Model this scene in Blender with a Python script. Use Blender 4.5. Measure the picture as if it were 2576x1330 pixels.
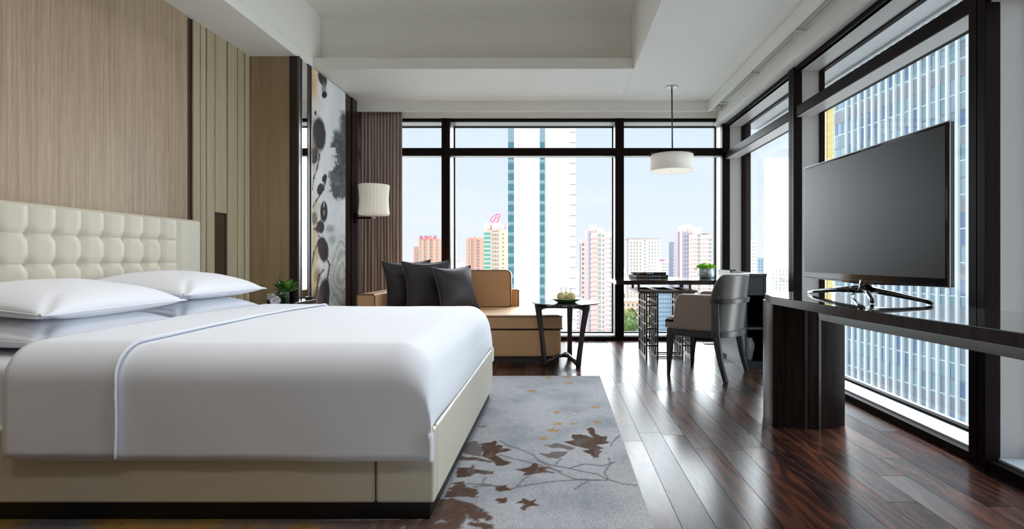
import bpy, bmesh, math, random
import numpy as np
from mathutils import Vector, Matrix, noise as mnoise

S = bpy.context.scene
for o in list(bpy.data.objects):
    bpy.data.objects.remove(o)
COL = S.collection
PI = math.pi
random.seed(7)

# ------------------------------------------------------------------ camera
FPX = 1340.0            # focal length in pixels of a 2576 wide frame
CX, CY = 1404.0, 650.0  # where the depth lines meet
cam_d = bpy.data.cameras.new('camera'); cam = bpy.data.objects.new('camera', cam_d); COL.objects.link(cam)
cam.location = (0, 0, 1.0); cam.rotation_euler = (PI/2, 0, 0)
cam_d.sensor_width = 36; cam_d.lens = 36*FPX/2576
cam_d.shift_x = -(CX-1288)/2576; cam_d.shift_y = -(665-CY)/2576
cam_d.clip_start = .05; cam_d.clip_end = 6000
S.camera = cam

# ------------------------------------------------------------------ sky, sun, added fill lamps, exposure
S.view_settings.view_transform = 'Standard'; S.view_settings.look = 'None'
S.view_settings.exposure = 0.68; S.view_settings.gamma = 1.0; S.view_settings.use_curve_mapping = False
w = bpy.data.worlds.new('sky'); S.world = w; w.use_nodes = True
nt = w.node_tree; nt.nodes.clear()
def wn(t, **k):
    n = nt.nodes.new(t)
    for a, b in k.items(): setattr(n, a, b)
    return n
out = wn('ShaderNodeOutputWorld'); bg = wn('ShaderNodeBackground'); tc = wn('ShaderNodeTexCoord')
sep = wn('ShaderNodeSeparateXYZ'); rp = wn('ShaderNodeValToRGB'); nz = wn('ShaderNodeTexNoise'); mp = wn('ShaderNodeMapping')
rp.color_ramp.elements[0].position = 0.0; rp.color_ramp.elements[0].color = (.60, .60, .635, 1)
rp.color_ramp.elements[1].position = 0.9; rp.color_ramp.elements[1].color = (.36, .48, .68, 1)
e = rp.color_ramp.elements.new(.12); e.color = (.545, .582, .66, 1)
e = rp.color_ramp.elements.new(.35); e.color = (.485, .558, .69, 1)
nt.links.new(tc.outputs['Generated'], sep.inputs[0]); nt.links.new(sep.outputs['Z'], rp.inputs[0])
mp.inputs['Scale'].default_value = (1.5, 1.5, 5)
nt.links.new(tc.outputs['Generated'], mp.inputs[0]); nt.links.new(mp.outputs[0], nz.inputs[0])
nz.inputs['Scale'].default_value = 2.6; nz.inputs['Detail'].default_value = 5
rc = wn('ShaderNodeValToRGB'); rc.color_ramp.elements[0].position = .52; rc.color_ramp.elements[1].position = .74
rc.color_ramp.elements[1].color = (.6, .6, .6, 1)
mx = wn('ShaderNodeMix', data_type='RGBA')
nt.links.new(nz.outputs['Fac'], rc.inputs[0]); nt.links.new(rc.outputs[0], mx.inputs[0])
nt.links.new(rp.outputs[0], mx.inputs[6]); mx.inputs[7].default_value = (.64, .645, .68, 1)
nt.links.new(mx.outputs[2], bg.inputs[0]); bg.inputs[1].default_value = 1.02
nt.links.new(bg.outputs[0], out.inputs[0])

def sun(name, direction, strength, angle, color):
    d = bpy.data.lights.new(name, 'SUN'); d.energy = strength; d.angle = math.radians(angle); d.color = color
    o = bpy.data.objects.new(name, d); COL.objects.link(o)
    o.rotation_euler = Vector(direction).to_track_quat('-Z', 'Y').to_euler()
    o.location = (0, 0, 30)
    return o
sun('sun', (.52, .76, -.38), .98, 2, (1, .97, .92))                      # on the city, from behind the building
sun('window_fill', (-.42, -.85, -.22), 16, 110, (.93, .96, 1))             # added fill: wide soft lamp brightening the room through the windows
sun('window_fill_side', (-.90, -.42, -.20), 6.5, 95, (.93, .96, 1))  # second added fill lamp, through the side windows

def fill_spot(x, y, z, power):
    d = bpy.data.lights.new('fill_spot', 'SPOT'); d.energy = power; d.spot_size = math.radians(135); d.spot_blend = 1.0; d.shadow_soft_size = .22; d.color = (1, .98, .95)
    o = bpy.data.objects.new('fill_spot', d); COL.objects.link(o); o.location = (x, y, z)
for y_ in (.4, 1.9, 3.4):
    for x_ in (-1.75, -.3): fill_spot(x_, y_, 3.40, 31)  # unseen spots without fixtures, added to brighten the bed from above

S.cycles.use_denoising = True
S.cycles.max_bounces = 10; S.cycles.diffuse_bounces = 7; S.cycles.transparent_max_bounces = 16
S.cycles.sample_clamp_indirect = 6.0

# ------------------------------------------------------------------ helpers
def tag(o, label=None, cat=None, group=None, kind=None):
    if label: o['label'] = label
    if cat: o['category'] = cat
    if group: o['group'] = group
    if kind: o['kind'] = kind
    return o
def world_loc(o):
    v = Vector((0, 0, 0))
    while o: v += o.location; o = o.parent
    return v
def thing(name, label, cat, loc=(0, 0, 0), group=None, kind=None):
    o = bpy.data.objects.new(name, None); COL.objects.link(o); o.location = loc; o.empty_display_size = .1
    return tag(o, label, cat, group, kind)
def copy_tree(o, parent=None):
    c = o.copy(); COL.objects.link(c); c.parent = parent
    for ch in o.children:
        if ch.name in bpy.data.objects: copy_tree(ch, c)
    return c
def P(x, y, Y): return Vector(((x-CX)/FPX*Y, Y, 1-(y-CY)/FPX*Y))
def XX(x, Y): return (x-CX)/FPX*Y
def ZZ(y, Y): return 1-(y-CY)/FPX*Y
def F(x, y):
    Y = FPX/(y-CY); return ((x-CX)/FPX*Y, Y)

class MB:
    def __init__(s): s.v = []; s.f = []; s.m = []; s.cur = 0
    def add(s, vs, fs):
        b = len(s.v); s.v += [tuple(p) for p in vs]
        for f in fs: s.f.append([i+b for i in f]); s.m.append(s.cur)
        return s
    def box(s, x0, x1, y0, y1, z0, z1):
        if x0 > x1: x0, x1 = x1, x0
        if y0 > y1: y0, y1 = y1, y0
        return s.add([(x0,y0,z0),(x1,y0,z0),(x1,y1,z0),(x0,y1,z0),(x0,y0,z1),(x1,y0,z1),(x1,y1,z1),(x0,y1,z1)],
                     [(3,2,1,0),(4,5,6,7),(0,1,5,4),(1,2,6,5),(2,3,7,6),(3,0,4,7)])
    def prism(s, poly, a, b, axis='z', top=None):
        n = len(poly); top = top or poly
        def mk(p, h):
            if axis == 'z': return (p[0], p[1], h)
            if axis == 'y': return (p[0], h, p[1])
            return (h, p[0], p[1])
        vs = [mk(p, a) for p in poly]+[mk(p, b) for p in top]
        fs = [tuple(range(n-1, -1, -1)), tuple(range(n, 2*n))]+[(i, (i+1) % n, n+(i+1) % n, n+i) for i in range(n)]
        return s.add(vs, fs)
    def lathe(s, prof, cx=0, cy=0, n=32, flute=None, sx=1, sy=1, caps=True):
        vs = []; m = len(prof)
        for (r, z) in prof:
            for k in range(n):
                a = 2*PI*k/n; rr = r*(flute(a) if flute else 1)
                vs.append((cx+rr*math.cos(a)*sx, cy+rr*math.sin(a)*sy, z))
        fs = []
        for i in range(m-1):
            for k in range(n):
                k2 = (k+1) % n; fs.append((i*n+k, i*n+k2, (i+1)*n+k2, (i+1)*n+k))
        if caps:
            fs.append(tuple(range(n-1, -1, -1))); fs.append(tuple(range((m-1)*n, m*n)))
        return s.add(vs, fs)
    def tube(s, path, r, n=10, sx=1.0, closed=False, up=(0, 0, 1)):
        path = [Vector(p) for p in path]; m = len(path)
        rs = r if isinstance(r, (list, tuple)) else [r]*m
        vs = []; side = None
        for i, p in enumerate(path):
            if closed: t = path[(i+1) % m]-path[i-1]
            else: t = path[min(i+1, m-1)]-path[max(i-1, 0)]
            t.normalize()
            if side is None:
                u = Vector(up)
                if abs(t.dot(u)) > .95: u = Vector((0, 1, 0)) if abs(t.y) < .9 else Vector((1, 0, 0))
                side = t.cross(u).normalized()
            else:
                side = (side-t*side.dot(t)).normalized()
            b = side.cross(t).normalized()
            for k in range(n):
                a = 2*PI*k/n+PI/n
                vs.append(p+side*math.cos(a)*rs[i]*sx+b*math.sin(a)*rs[i])
        fs = []
        for i in range(m if closed else m-1):
            j = (i+1) % m
            for k in range(n):
                k2 = (k+1) % n; fs.append((i*n+k, i*n+k2, j*n+k2, j*n+k))
        if not closed:
            fs.append(tuple(range(n-1, -1, -1))); fs.append(tuple(range((m-1)*n, m*n)))
        return s.add(vs, fs)
    def bar(s, p, q, w, h=None, up=(0, 0, 1)):
        h = h or w; p = Vector(p); q = Vector(q); t = (q-p).normalized(); u = Vector(up)
        if abs(t.dot(u)) > .95: u = Vector((0, 1, 0))
        a = t.cross(u).normalized()*w/2; b = a.cross(t).normalized()*h/2
        vs = [p-a-b, p+a-b, p+a+b, p-a+b, q-a-b, q+a-b, q+a+b, q-a+b]
        return s.add(vs, [(3,2,1,0),(4,5,6,7),(0,1,5,4),(1,2,6,5),(2,3,7,6),(3,0,4,7)])
    def grid(s, fn, nu, nv, wrapu=False, wrapv=False):
        vs = [fn(i/(nu if wrapu else nu-1), j/(nv if wrapv else nv-1)) for i in range(nu) for j in range(nv)]
        fs = []
        for i in range(nu if wrapu else nu-1):
            for j in range(nv if wrapv else nv-1):
                i2 = (i+1) % nu; j2 = (j+1) % nv
                fs.append((i*nv+j, i2*nv+j, i2*nv+j2, i*nv+j2))
        return s.add(vs, fs)
    def build(s, name, mats, parent=None, bevel=0, smooth=False, seg=2, org=None, solid=0, sub=0, merge=0, offset=-1):
        me = bpy.data.meshes.new(name)
        off = world_loc(parent) if parent else Vector(org or (0, 0, 0))
        me.from_pydata([tuple(Vector(p)-off) for p in s.v], [], s.f)
        if not isinstance(mats, (list, tuple)): mats = [mats]
        for m in mats: me.materials.append(m)
        me.polygons.foreach_set('material_index', s.m)
        bm = bmesh.new(); bm.from_mesh(me)
        if merge: bmesh.ops.remove_doubles(bm, verts=bm.verts, dist=merge)
        bmesh.ops.recalc_face_normals(bm, faces=bm.faces)
        bm.to_mesh(me); bm.free()
        if smooth or bevel:
            me.polygons.foreach_set('use_smooth', [True]*len(me.polygons))
        o = bpy.data.objects.new(name, me); COL.objects.link(o)
        if parent: o.parent = parent
        else: o.location = off
        if solid:
            m = o.modifiers.new('thick', 'SOLIDIFY'); m.thickness = solid; m.offset = offset
        if bevel:
            m = o.modifiers.new('edge', 'BEVEL'); m.width = bevel; m.segments = seg; m.limit_method = 'ANGLE'; m.angle_limit = .6
            m.harden_normals = True
        if sub:
            m = o.modifiers.new('soft', 'SUBSURF'); m.levels = sub; m.render_levels = sub
        return o

# ------------------------------------------------------------------ materials
def new_mat(name):
    m = bpy.data.materials.new(name); m.use_nodes = True; t = m.node_tree
    b = t.nodes['Principled BSDF']; return m, t, b
def lk(t, a, b): t.links.new(a, b)
def mat(name, col, rough=.5, metal=0, spec=.5, coat=0, bump=None, sheen=0, trans=0, emit=None, vary=None):
    """plain surface; bump=(scale,strength[,detail]); vary=(scale,amount) soft mottling"""
    m, t, b = new_mat(name)
    b.inputs['Base Color'].default_value = (*col, 1); b.inputs['Roughness'].default_value = rough
    b.inputs['Metallic'].default_value = metal; b.inputs['Specular IOR Level'].default_value = spec
    b.inputs['Coat Weight'].default_value = coat; b.inputs['Coat Roughness'].default_value = .05
    b.inputs['Sheen Weight'].default_value = sheen
    if trans: b.inputs['Transmission Weight'].default_value = trans
    if emit:
        b.inputs['Emission Color'].default_value = (*emit[0], 1); b.inputs['Emission Strength'].default_value = emit[1]
    c = t.nodes.new('ShaderNodeTexCoord')
    if vary:
        n = t.nodes.new('ShaderNodeTexNoise'); n.inputs['Scale'].default_value = vary[0]; n.inputs['Detail'].default_value = 4
        r = t.nodes.new('ShaderNodeValToRGB'); a = vary[1]
        r.color_ramp.elements[0].position = .3; r.color_ramp.elements[1].position = .7
        r.color_ramp.elements[0].color = (*[x*(1-a) for x in col], 1); r.color_ramp.elements[1].color = (*[min(1, x*(1+a)) for x in col], 1)
        lk(t, c.outputs['Object'], n.inputs['Vector']); lk(t, n.outputs['Fac'], r.inputs[0]); lk(t, r.outputs[0], b.inputs['Base Color'])
    if bump:
        n = t.nodes.new('ShaderNodeTexNoise'); n.inputs['Scale'].default_value = bump[0]
        n.inputs['Detail'].default_value = bump[2] if len(bump) > 2 else 3
        u = t.nodes.new('ShaderNodeBump'); u.inputs['Strength'].default_value = bump[1]; u.inputs['Distance'].default_value = .004
        lk(t, c.outputs['Object'], n.inputs['Vector']); lk(t, n.outputs['Fac'], u.inputs['Height']); lk(t, u.outputs[0], b.inputs['Normal'])
    return m
def wood(name, c0, c1, scale=(30, 30, 1.2), rough=.45, spec=.5, coat=0, fine=.35, contrast=(.35, .65), bumpk=.1, ring=0):
    m, t, b = new_mat(name)
    b.inputs['Roughness'].default_value = rough; b.inputs['Specular IOR Level'].default_value = spec; b.inputs['Coat Weight'].default_value = coat
    c = t.nodes.new('ShaderNodeTexCoord'); mp = t.nodes.new('ShaderNodeMapping'); mp.inputs['Scale'].default_value = scale
    n = t.nodes.new('ShaderNodeTexNoise'); n.inputs['Scale'].default_value = 1; n.inputs['Detail'].default_value = 6; n.inputs['Roughness'].default_value = .65
    n.inputs['Distortion'].default_value = ring
    mp2 = t.nodes.new('ShaderNodeMapping'); mp2.inputs['Scale'].default_value = [x*9 for x in scale]
    n2 = t.nodes.new('ShaderNodeTexNoise'); n2.inputs['Scale'].default_value = 1; n2.inputs['Detail'].default_value = 2
    mx = t.nodes.new('ShaderNodeMix'); mx.inputs[0].default_value = fine
    r = t.nodes.new('ShaderNodeValToRGB'); r.color_ramp.elements[0].position = contrast[0]; r.color_ramp.elements[1].position = contrast[1]
    r.color_ramp.elements[0].color = (*c0, 1); r.color_ramp.elements[1].color = (*c1, 1)
    u = t.nodes.new('ShaderNodeBump'); u.inputs['Strength'].default_value = bumpk; u.inputs['Distance'].default_value = .003
    lk(t, c.outputs['Object'], mp.inputs[0]); lk(t, mp.outputs[0], n.inputs['Vector'])
    lk(t, c.outputs['Object'], mp2.inputs[0]); lk(t, mp2.outputs[0], n2.inputs['Vector'])
    lk(t, n.outputs['Fac'], mx.inputs[2]); lk(t, n2.outputs['Fac'], mx.inputs[3]); lk(t, mx.outputs[0], r.inputs[0])
    lk(t, r.outputs[0], b.inputs['Base Color']); lk(t, n2.outputs['Fac'], u.inputs['Height']); lk(t, u.outputs[0], b.inputs['Normal'])
    return m
def glass_mat(name, tint=(.93, .97, .97), refl=1.0, ior=1.45):
    m = bpy.data.materials.new(name); m.use_nodes = True; t = m.node_tree; t.nodes.clear()
    o = t.nodes.new('ShaderNodeOutputMaterial'); a = t.nodes.new('ShaderNodeBsdfTransparent'); g = t.nodes.new('ShaderNodeBsdfGlossy')
    f = t.nodes.new('ShaderNodeFresnel'); f.inputs[0].default_value = ior; mx = t.nodes.new('ShaderNodeMixShader')
    ml = t.nodes.new('ShaderNodeMath'); ml.operation = 'MULTIPLY'; ml.inputs[1].default_value = refl
    a.inputs[0].default_value = (*tint, 1); g.inputs['Roughness'].default_value = 0.0
    lk(t, f.outputs[0], ml.inputs[0]); lk(t, ml.outputs[0], mx.inputs[0])
    lk(t, a.outputs[0], mx.inputs[1]); lk(t, g.outputs[0], mx.inputs[2]); lk(t, mx.outputs[0], o.inputs[0])
    return m
def attr_mat(name, rough, bump=None, spec=.5, coat=0, sheen=0):
    m, t, b = new_mat(name); a = t.nodes.new('ShaderNodeAttribute'); a.attribute_name = 'pattern'
    lk(t, a.outputs['Color'], b.inputs['Base Color']); b.inputs['Roughness'].default_value = rough
    b.inputs['Specular IOR Level'].default_value = spec; b.inputs['Coat Weight'].default_value = coat; b.inputs['Sheen Weight'].default_value = sheen
    if name == 'wool_pile':
        c0 = t.nodes.new('ShaderNodeTexCoord'); n0 = t.nodes.new('ShaderNodeTexNoise'); n0.inputs['Scale'].default_value = 150; n0.inputs['Detail'].default_value = 6; n0.inputs['Roughness'].default_value = .75
        r0 = t.nodes.new('ShaderNodeValToRGB'); r0.color_ramp.elements[0].position = .36; r0.color_ramp.elements[1].position = .64
        r0.color_ramp.elements[0].color = (.62, .62, .64, 1); r0.color_ramp.elements[1].color = (1.28, 1.28, 1.28, 1)
        m0 = t.nodes.new('ShaderNodeMix'); m0.data_type = 'RGBA'; m0.blend_type = 'MULTIPLY'; m0.inputs[0].default_value = 1
        lk(t, c0.outputs['Object'], n0.inputs['Vector']); lk(t, n0.outputs['Fac'], r0.inputs[0]); lk(t, a.outputs['Color'], m0.inputs[6]); lk(t, r0.outputs[0], m0.inputs[7]); lk(t, m0.outputs[2], b.inputs['Base Color'])
    if bump:
        c = t.nodes.new('ShaderNodeTexCoord'); n = t.nodes.new('ShaderNodeTexNoise'); n.inputs['Scale'].default_value = bump[0]; n.inputs['Detail'].default_value = 5
        u = t.nodes.new('ShaderNodeBump'); u.inputs['Strength'].default_value = bump[1]; u.inputs['Distance'].default_value = .01
        lk(t, c.outputs['Object'], n.inputs['Vector']); lk(t, n.outputs['Fac'], u.inputs['Height']); lk(t, u.outputs[0], b.inputs['Normal'])
    return m

M = {}
M['ceil'] = mat('warm_white_paint', (.88, .87, .82), .7, spec=.3)
M['wallpaint'] = mat('cream_paint', (.55, .50, .42), .8)
M['oak'] = wood('pale_oak_veneer', (.31, .215, .14), (.52, .40, .285), (55, 55, 1.0), .42, fine=.4)
M['oak_dk'] = wood('golden_oak_veneer', (.28, .20, .105), (.42, .31, .175), (22, 22, .7), .42, fine=.25)
M['slat'] = wood('limed_oak', (.37, .31, .20), (.53, .46, .32), (40, 40, .8), .5, fine=.4)
M['dark'] = wood('espresso_wood', (.012, .006, .006), (.032, .018, .016), (30, 30, 1), .28, fine=.3)
M['darkgroove'] = mat('dark_bronze_groove', (.06, .035, .02), .5)
M['frame'] = mat('dark_bronze_frame', (.014, .009, .008), .42, spec=.04, bump=(300, .02))
M['reveal'] = mat('pale_grey_enamel', (.52, .50, .47), .35, spec=.5)
M['sill'] = mat('pale_stone_sill', (.62, .66, .72), .45)
M['glass'] = glass_mat('window_glass', (.95, .98, .98), .11)
M['sheet'] = mat('white_linen', (.80, .83, .90), .8, spec=.2, bump=(900, .05), sheen=.1)
M['pillow'] = mat('white_cotton', (.82, .84, .90), .8, spec=.2, bump=(1200, .04), sheen=.1)
M['cream'] = mat('cream_leather', (.60, .555, .455), .42, spec=.4, bump=(420, .06))
M['black'] = mat('black_lacquer', (.004, .003, .003), .35)
M['chrome'] = mat('polished_steel', (.75, .76, .78), .12, metal=1)
M['silver'] = mat('brushed_steel', (.45, .46, .48), .32, metal=1)
M['gun'] = mat('gunmetal', (.16, .145, .14), .33, metal=1)
M['mirror'] = mat('mirror_silver', (.88, .88, .88), .02, metal=1)
M['tan'] = mat('tan_leather', (.56, .33, .165), .48, spec=.4, bump=(300, .08))
M['welt'] = mat('dark_brown_piping', (.04, .02, .018), .5)
M['cushion'] = mat('charcoal_satin', (.026, .020, .024), .5, spec=.35, bump=(500, .08), sheen=.06)
M['cushwelt'] = mat('grey_piping', (.09, .08, .09), .4)
M['curtain'] = mat('mocha_satin', (.34, .26, .23), .7, spec=.2, sheen=.3)
M['tablewood'] = wood('wenge_wood', (.018, .010, .008), (.045, .028, .024), (40, 40, 2), .33)
M['tabletop'] = mat('smoked_glass', (.03, .035, .045), .04, spec=.9, coat=1)
M['pear'] = mat('pale_pear_skin', (.72, .62, .28), .45, vary=(40, .12))
M['stem'] = mat('brown_stem', (.08, .05, .03), .7)
M['plate'] = mat('green_glaze', (.10, .20, .055), .25, coat=.3)
M['taupe'] = mat('taupe_leather', (.26, .20, .16), .5, spec=.4, bump=(350, .08))
M['taupewelt'] = mat('pale_stitching', (.42, .37, .33), .6)
M['greywood'] = wood('grey_lacquered_wood', (.060, .054, .047), (.085, .077, .068), (40, 40, 1), .28, spec=.6)
M['greyframe'] = wood('dark_grey_wood', (.020, .018, .018), (.038, .035, .035), (40, 40, 1), .3, spec=.6)
M['chairblack'] = wood('near_black_wood', (.008, .006, .006), (.02, .015, .014), (40, 40, 1), .3)
M['desktop'] = mat('dark_desk_lacquer', (.022, .018, .018), .06, spec=.7, coat=1)
M['desktopedge'] = wood('dark_desk_edge', (.012, .008, .007), (.03, .018, .016), (3, 40, 40), .25)
M['leather_d'] = mat('dark_grey_inlay', (.05, .045, .045), .4)
M['cab'] = wood('charcoal_cabinet_wood', (.028, .028, .030), (.055, .056, .06), (4, 4, 40), .4)
M['cabin'] = mat('black_cabinet_inside', (.006, .006, .007), .6)
M['vase'] = mat('celadon_porcelain', (.62, .70, .66), .2, coat=.5, vary=(30, .12))
M['pot'] = mat('silver_glazed_pot', (.50, .56, .58), .22, metal=.6)
M['moss'] = mat('lime_foliage', (.30, .58, .02), .6, vary=(60, .3))
M['leaf'] = mat('green_leaf', (.05, .17, .025), .4, vary=(25, .45))
M['leaf2'] = mat('light_green_leaf', (.16, .33, .05), .4, vary=(25, .3))
M['water'] = mat('green_wrapped_leaf', (.10, .28, .01), .3)
M['clear'] = glass_mat('clear_glass', (.92, .96, .94), 1.6, 1.5)
M['shade'] = mat('ivory_shade', (.80, .76, .66), .7, spec=.2, emit=((1, .93, .78), .10))
M['pend'] = mat('white_linen_shade', (.80, .78, .72), .8, spec=.2, emit=((1, .95, .86), .10))
M['penddiff'] = mat('lamp_diffuser', (.85, .80, .72), .6, emit=((1, .93, .80), .22))
M['tvblack'] = mat('gloss_black_plastic', (.004, .004, .005), .08, spec=.6, coat=.5)
M['tvscreen'] = mat('screen_glass', (.014, .014, .016), .30, spec=.25)
M['console'] = wood('dark_macassar', (.008, .005, .005), (.035, .022, .018), (30, 30, 1.2), .3, coat=0, spec=.12)
M['consoletop'] = mat('polished_dark_top', (.02, .016, .017), .035, spec=.8, coat=1)
M['book1'] = mat('black_book_cover', (.012, .010, .010), .4)
M['book2'] = mat('dark_grey_book_cover', (.05, .052, .055), .4)
M['paper'] = mat('book_pages', (.65, .62, .56), .8)
M['print'] = mat('white_print', (.75, .75, .75), .6)
M['printb'] = mat('brown_print', (.25, .15, .09), .6)
M['track'] = mat('cream_track', (.62, .60, .54), .5)
M['wfabric'] = mat('white_clock_face', (.7, .72, .75), .4)
M['canopyw'] = mat('pale_canopy_metal', (.55, .56, .56), .5)

def floor_material():
    m, t, b = new_mat('rosewood_planks')
    def N(ty, **k):
        n = t.nodes.new(ty)
        for a, v in k.items(): setattr(n, a, v)
        return n
    def math_(op, a, c=None, d=None):
        n = N('ShaderNodeMath', operation=op)
        for i, v in enumerate((a, c, d)):
            if v is None: continue
            if isinstance(v, (int, float)): n.inputs[i].default_value = v
            else: lk(t, v, n.inputs[i])
        return n.outputs[0]
    c = N('ShaderNodeTexCoord'); sp = N('ShaderNodeSeparateXYZ'); lk(t, c.outputs['Object'], sp.inputs[0])
    W_, L_ = .127, 1.22
    xs_ = math_('DIVIDE', math_('ADD', sp.outputs[0], 12.7-.461), W_)
    col = math_('FLOOR', xs_); fx = math_('FRACT', xs_)
    wn1 = N('ShaderNodeTexWhiteNoise', noise_dimensions='1D'); lk(t, col, wn1.inputs['W'])
    ys_ = math_('ADD', math_('DIVIDE', sp.outputs[1], L_), math_('MULTIPLY', wn1.outputs['Value'], 7.3))
    row = math_('FLOOR', ys_); fy = math_('FRACT', ys_)
    cb_ = N('ShaderNodeCombineXYZ'); lk(t, col, cb_.inputs[0]); lk(t, row, cb_.inputs[1])
    wn2 = N('ShaderNodeTexWhiteNoise', noise_dimensions='2D'); lk(t, cb_.outputs[0], wn2.inputs['Vector'])
    rnd_ = wn2.outputs['Value']; rc_ = wn2.outputs['Color']
    ex = math_('MULTIPLY', math_('MINIMUM', fx, math_('SUBTRACT', 1, fx)), W_)
    ey = math_('MULTIPLY', math_('MINIMUM', fy, math_('SUBTRACT', 1, fy)), L_)
    gap = math_('LESS_THAN', math_('MINIMUM', ex, ey), .0011)
    vm = N('ShaderNodeVectorMath', operation='MULTIPLY'); vm.inputs[1].default_value = (13.7, 27.3, 31); lk(t, rc_, vm.inputs[0])
    mg = N('ShaderNodeMapping'); mg.inputs['Scale'].default_value = (6.5, .95, 1); lk(t, c.outputs['Object'], mg.inputs[0])
    ad = N('ShaderNodeVectorMath', operation='ADD'); lk(t, mg.outputs[0], ad.inputs[0]); lk(t, vm.outputs[0], ad.inputs[1])
    n = N('ShaderNodeTexNoise'); n.inputs['Scale'].default_value = 1.0; n.inputs['Detail'].default_value = 2; n.inputs['Distortion'].default_value = .5
    lk(t, ad.outputs[0], n.inputs['Vector'])
    sn = math_('SINE', math_('MULTIPLY', n.outputs['Fac'], 46))
    mr = N('ShaderNodeMapRange'); mr.inputs['From Min'].default_value = -1; mr.inputs['From Max'].default_value = 1; lk(t, sn, mr.inputs[0])
    mg2 = N('ShaderNodeMapping'); mg2.inputs['Scale'].default_value = (210, 9, 1); lk(t, c.outputs['Object'], mg2.inputs[0])
    n2 = N('ShaderNodeTexNoise'); n2.inputs['Scale'].default_value = 1; n2.inputs['Detail'].default_value = 3; lk(t, mg2.outputs[0], n2.inputs['Vector'])
    mx = N('ShaderNodeMix'); mx.inputs[0].default_value = .42; lk(t, mr.outputs[0], mx.inputs[2]); lk(t, n2.outputs['Fac'], mx.inputs[3])
    r = N('ShaderNodeValToRGB'); r.color_ramp.elements[0].position = .10; r.color_ramp.elements[1].position = .92
    r.color_ramp.elements[0].color = (.014, .007, .006, 1); r.color_ramp.elements[1].color = (.075, .031, .018, 1)
    e = r.color_ramp.elements.new(.5); e.color = (.036, .016, .012, 1); lk(t, mx.outputs[0], r.inputs[0])
    tone = N('ShaderNodeValToRGB'); tone.color_ramp.elements[0].color = (.50, .62, .82, 1); tone.color_ramp.elements[1].color = (1.7, 1.35, 1.15, 1)
    tone.color_ramp.elements[0].position = .05
    lk(t, rnd_, tone.inputs[0])
    mu = N('ShaderNodeMix', data_type='RGBA', blend_type='MULTIPLY'); mu.inputs[0].default_value = 1; lk(t, r.outputs[0], mu.inputs[6]); lk(t, tone.outputs[0], mu.inputs[7])
    mm = N('ShaderNodeMix', data_type='RGBA'); mm.inputs[7].default_value = (.003, .002, .002, 1)
    lk(t, gap, mm.inputs[0]); lk(t, mu.outputs[2], mm.inputs[6]); lk(t, mm.outputs[2], b.inputs['Base Color'])
    sx = N('ShaderNodeSeparateColor'); lk(t, rc_, sx.inputs[0])
    ro = math_('ADD', math_('MULTIPLY_ADD', n2.outputs['Fac'], .10, .14), math_('MULTIPLY', sx.outputs[1], .12)); lk(t, ro, b.inputs['Roughness'])
    spc = math_('MULTIPLY_ADD', sx.outputs[2], .14, .10); spc = math_('MULTIPLY', spc, math_('SUBTRACT', 1, gap)); lk(t, spc, b.inputs['Specular IOR Level'])
    hgt = math_('MULTIPLY_ADD', gap, -1.5, math_('MULTIPLY', n2.outputs['Fac'], .6))
    u = N('ShaderNodeBump'); u.inputs['Strength'].default_value = .10; u.inputs['Distance'].default_value = .0012; lk(t, hgt, u.inputs['Height']); lk(t, u.outputs[0], b.inputs['Normal'])
    return m
M['floor'] = floor_material()

# ================================================================== ROOM SHELL
YB = 6.505; XR = 2.03; XL = -2.86; XBUMP = -2.386; YRET = 4.90; ZC = 2.86; YN = -1.8
def struct(o): o['kind'] = 'structure'; return o
struct(MB().box(XL-.2, XR+.32, YN-.2, YB+.34, -.12, 0).build('floor', M['floor']))
c = MB()
TX0, TX1, TY0, TY1, TZ = -2.405, .742, -1.2, 5.405, 3.453
c.box(XL-.2, TX0, YN-.2, YB+.3, ZC, ZC+.1)                 # left soffit
c.box(TX1, 1.77, YN-.2, 6.29, ZC, ZC+.1)                   # right soffit
c.box(TX0, TX1, 5.225, 6.29, ZC, ZC+.109)                  # far soffit with raised lip
c.box(TX0, TX1, YN-.2, TY0, ZC, ZC+.1)
c.box(TX0-.1, TX0, TY0-.1, TY1+.1, ZC+.1, TZ+.05)
c.box(TX1, TX1+.1, TY0-.1, TY1+.1, ZC+.1, TZ+.05)
c.box(TX0, TX1, TY1, TY1+.1, ZC+.109, TZ+.05)
c.box(TX0, TX1, TY0-.1, TY0, ZC+.1, TZ+.05)
c.box(TX0-.1, TX1+.1, TY0-.1, TY1+.1, TZ, TZ+.1)
struct(c.build('ceiling', M['ceil'], bevel=.004, seg=1))
# curtain pocket and bulkheads
c = MB()
c.box(1.77, 1.80, YN, 6.32, 2.735, 2.99)
c.box(1.80, 1.93, YN, 6.32, 2.775, 2.99)
c.prism([(1.93, 2.655), (1.95, 2.64), (2.03, 2.64), (2.35, 2.66), (2.35, 3.0), (1.93, 3.0)], YN, 6.62, 'y')
struct(c.build('trim_1', M['ceil'], bevel=.005, seg=2))
c = MB()
c.box(XBUMP-.3, 1.80, 6.29, 6.315, 2.735, 2.99)
c.box(XBUMP-.3, 1.93, 6.315, 6.50, 2.80, 2.99)
c.box(XBUMP-.3, 1.93, 6.49, 6.80, 2.71, 2.99)
struct(c.build('trim_2', M['ceil'], bevel=.004, seg=2))
# walls
struct(MB().box(XL-.2, XL, YN-.2, YRET+.1, 0, ZC).build('wall_left', M['wallpaint']))
struct(MB().box(XL-.2, XBUMP-.02, YRET+.02, YB+.34, 0, ZC).build('wall_left_return', M['wallpaint']))
struct(MB().box(XL-.2, XR+.32, YN-.2, YN, 0, ZC+.1).build('wall_near', M['oak_dk']))
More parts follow.
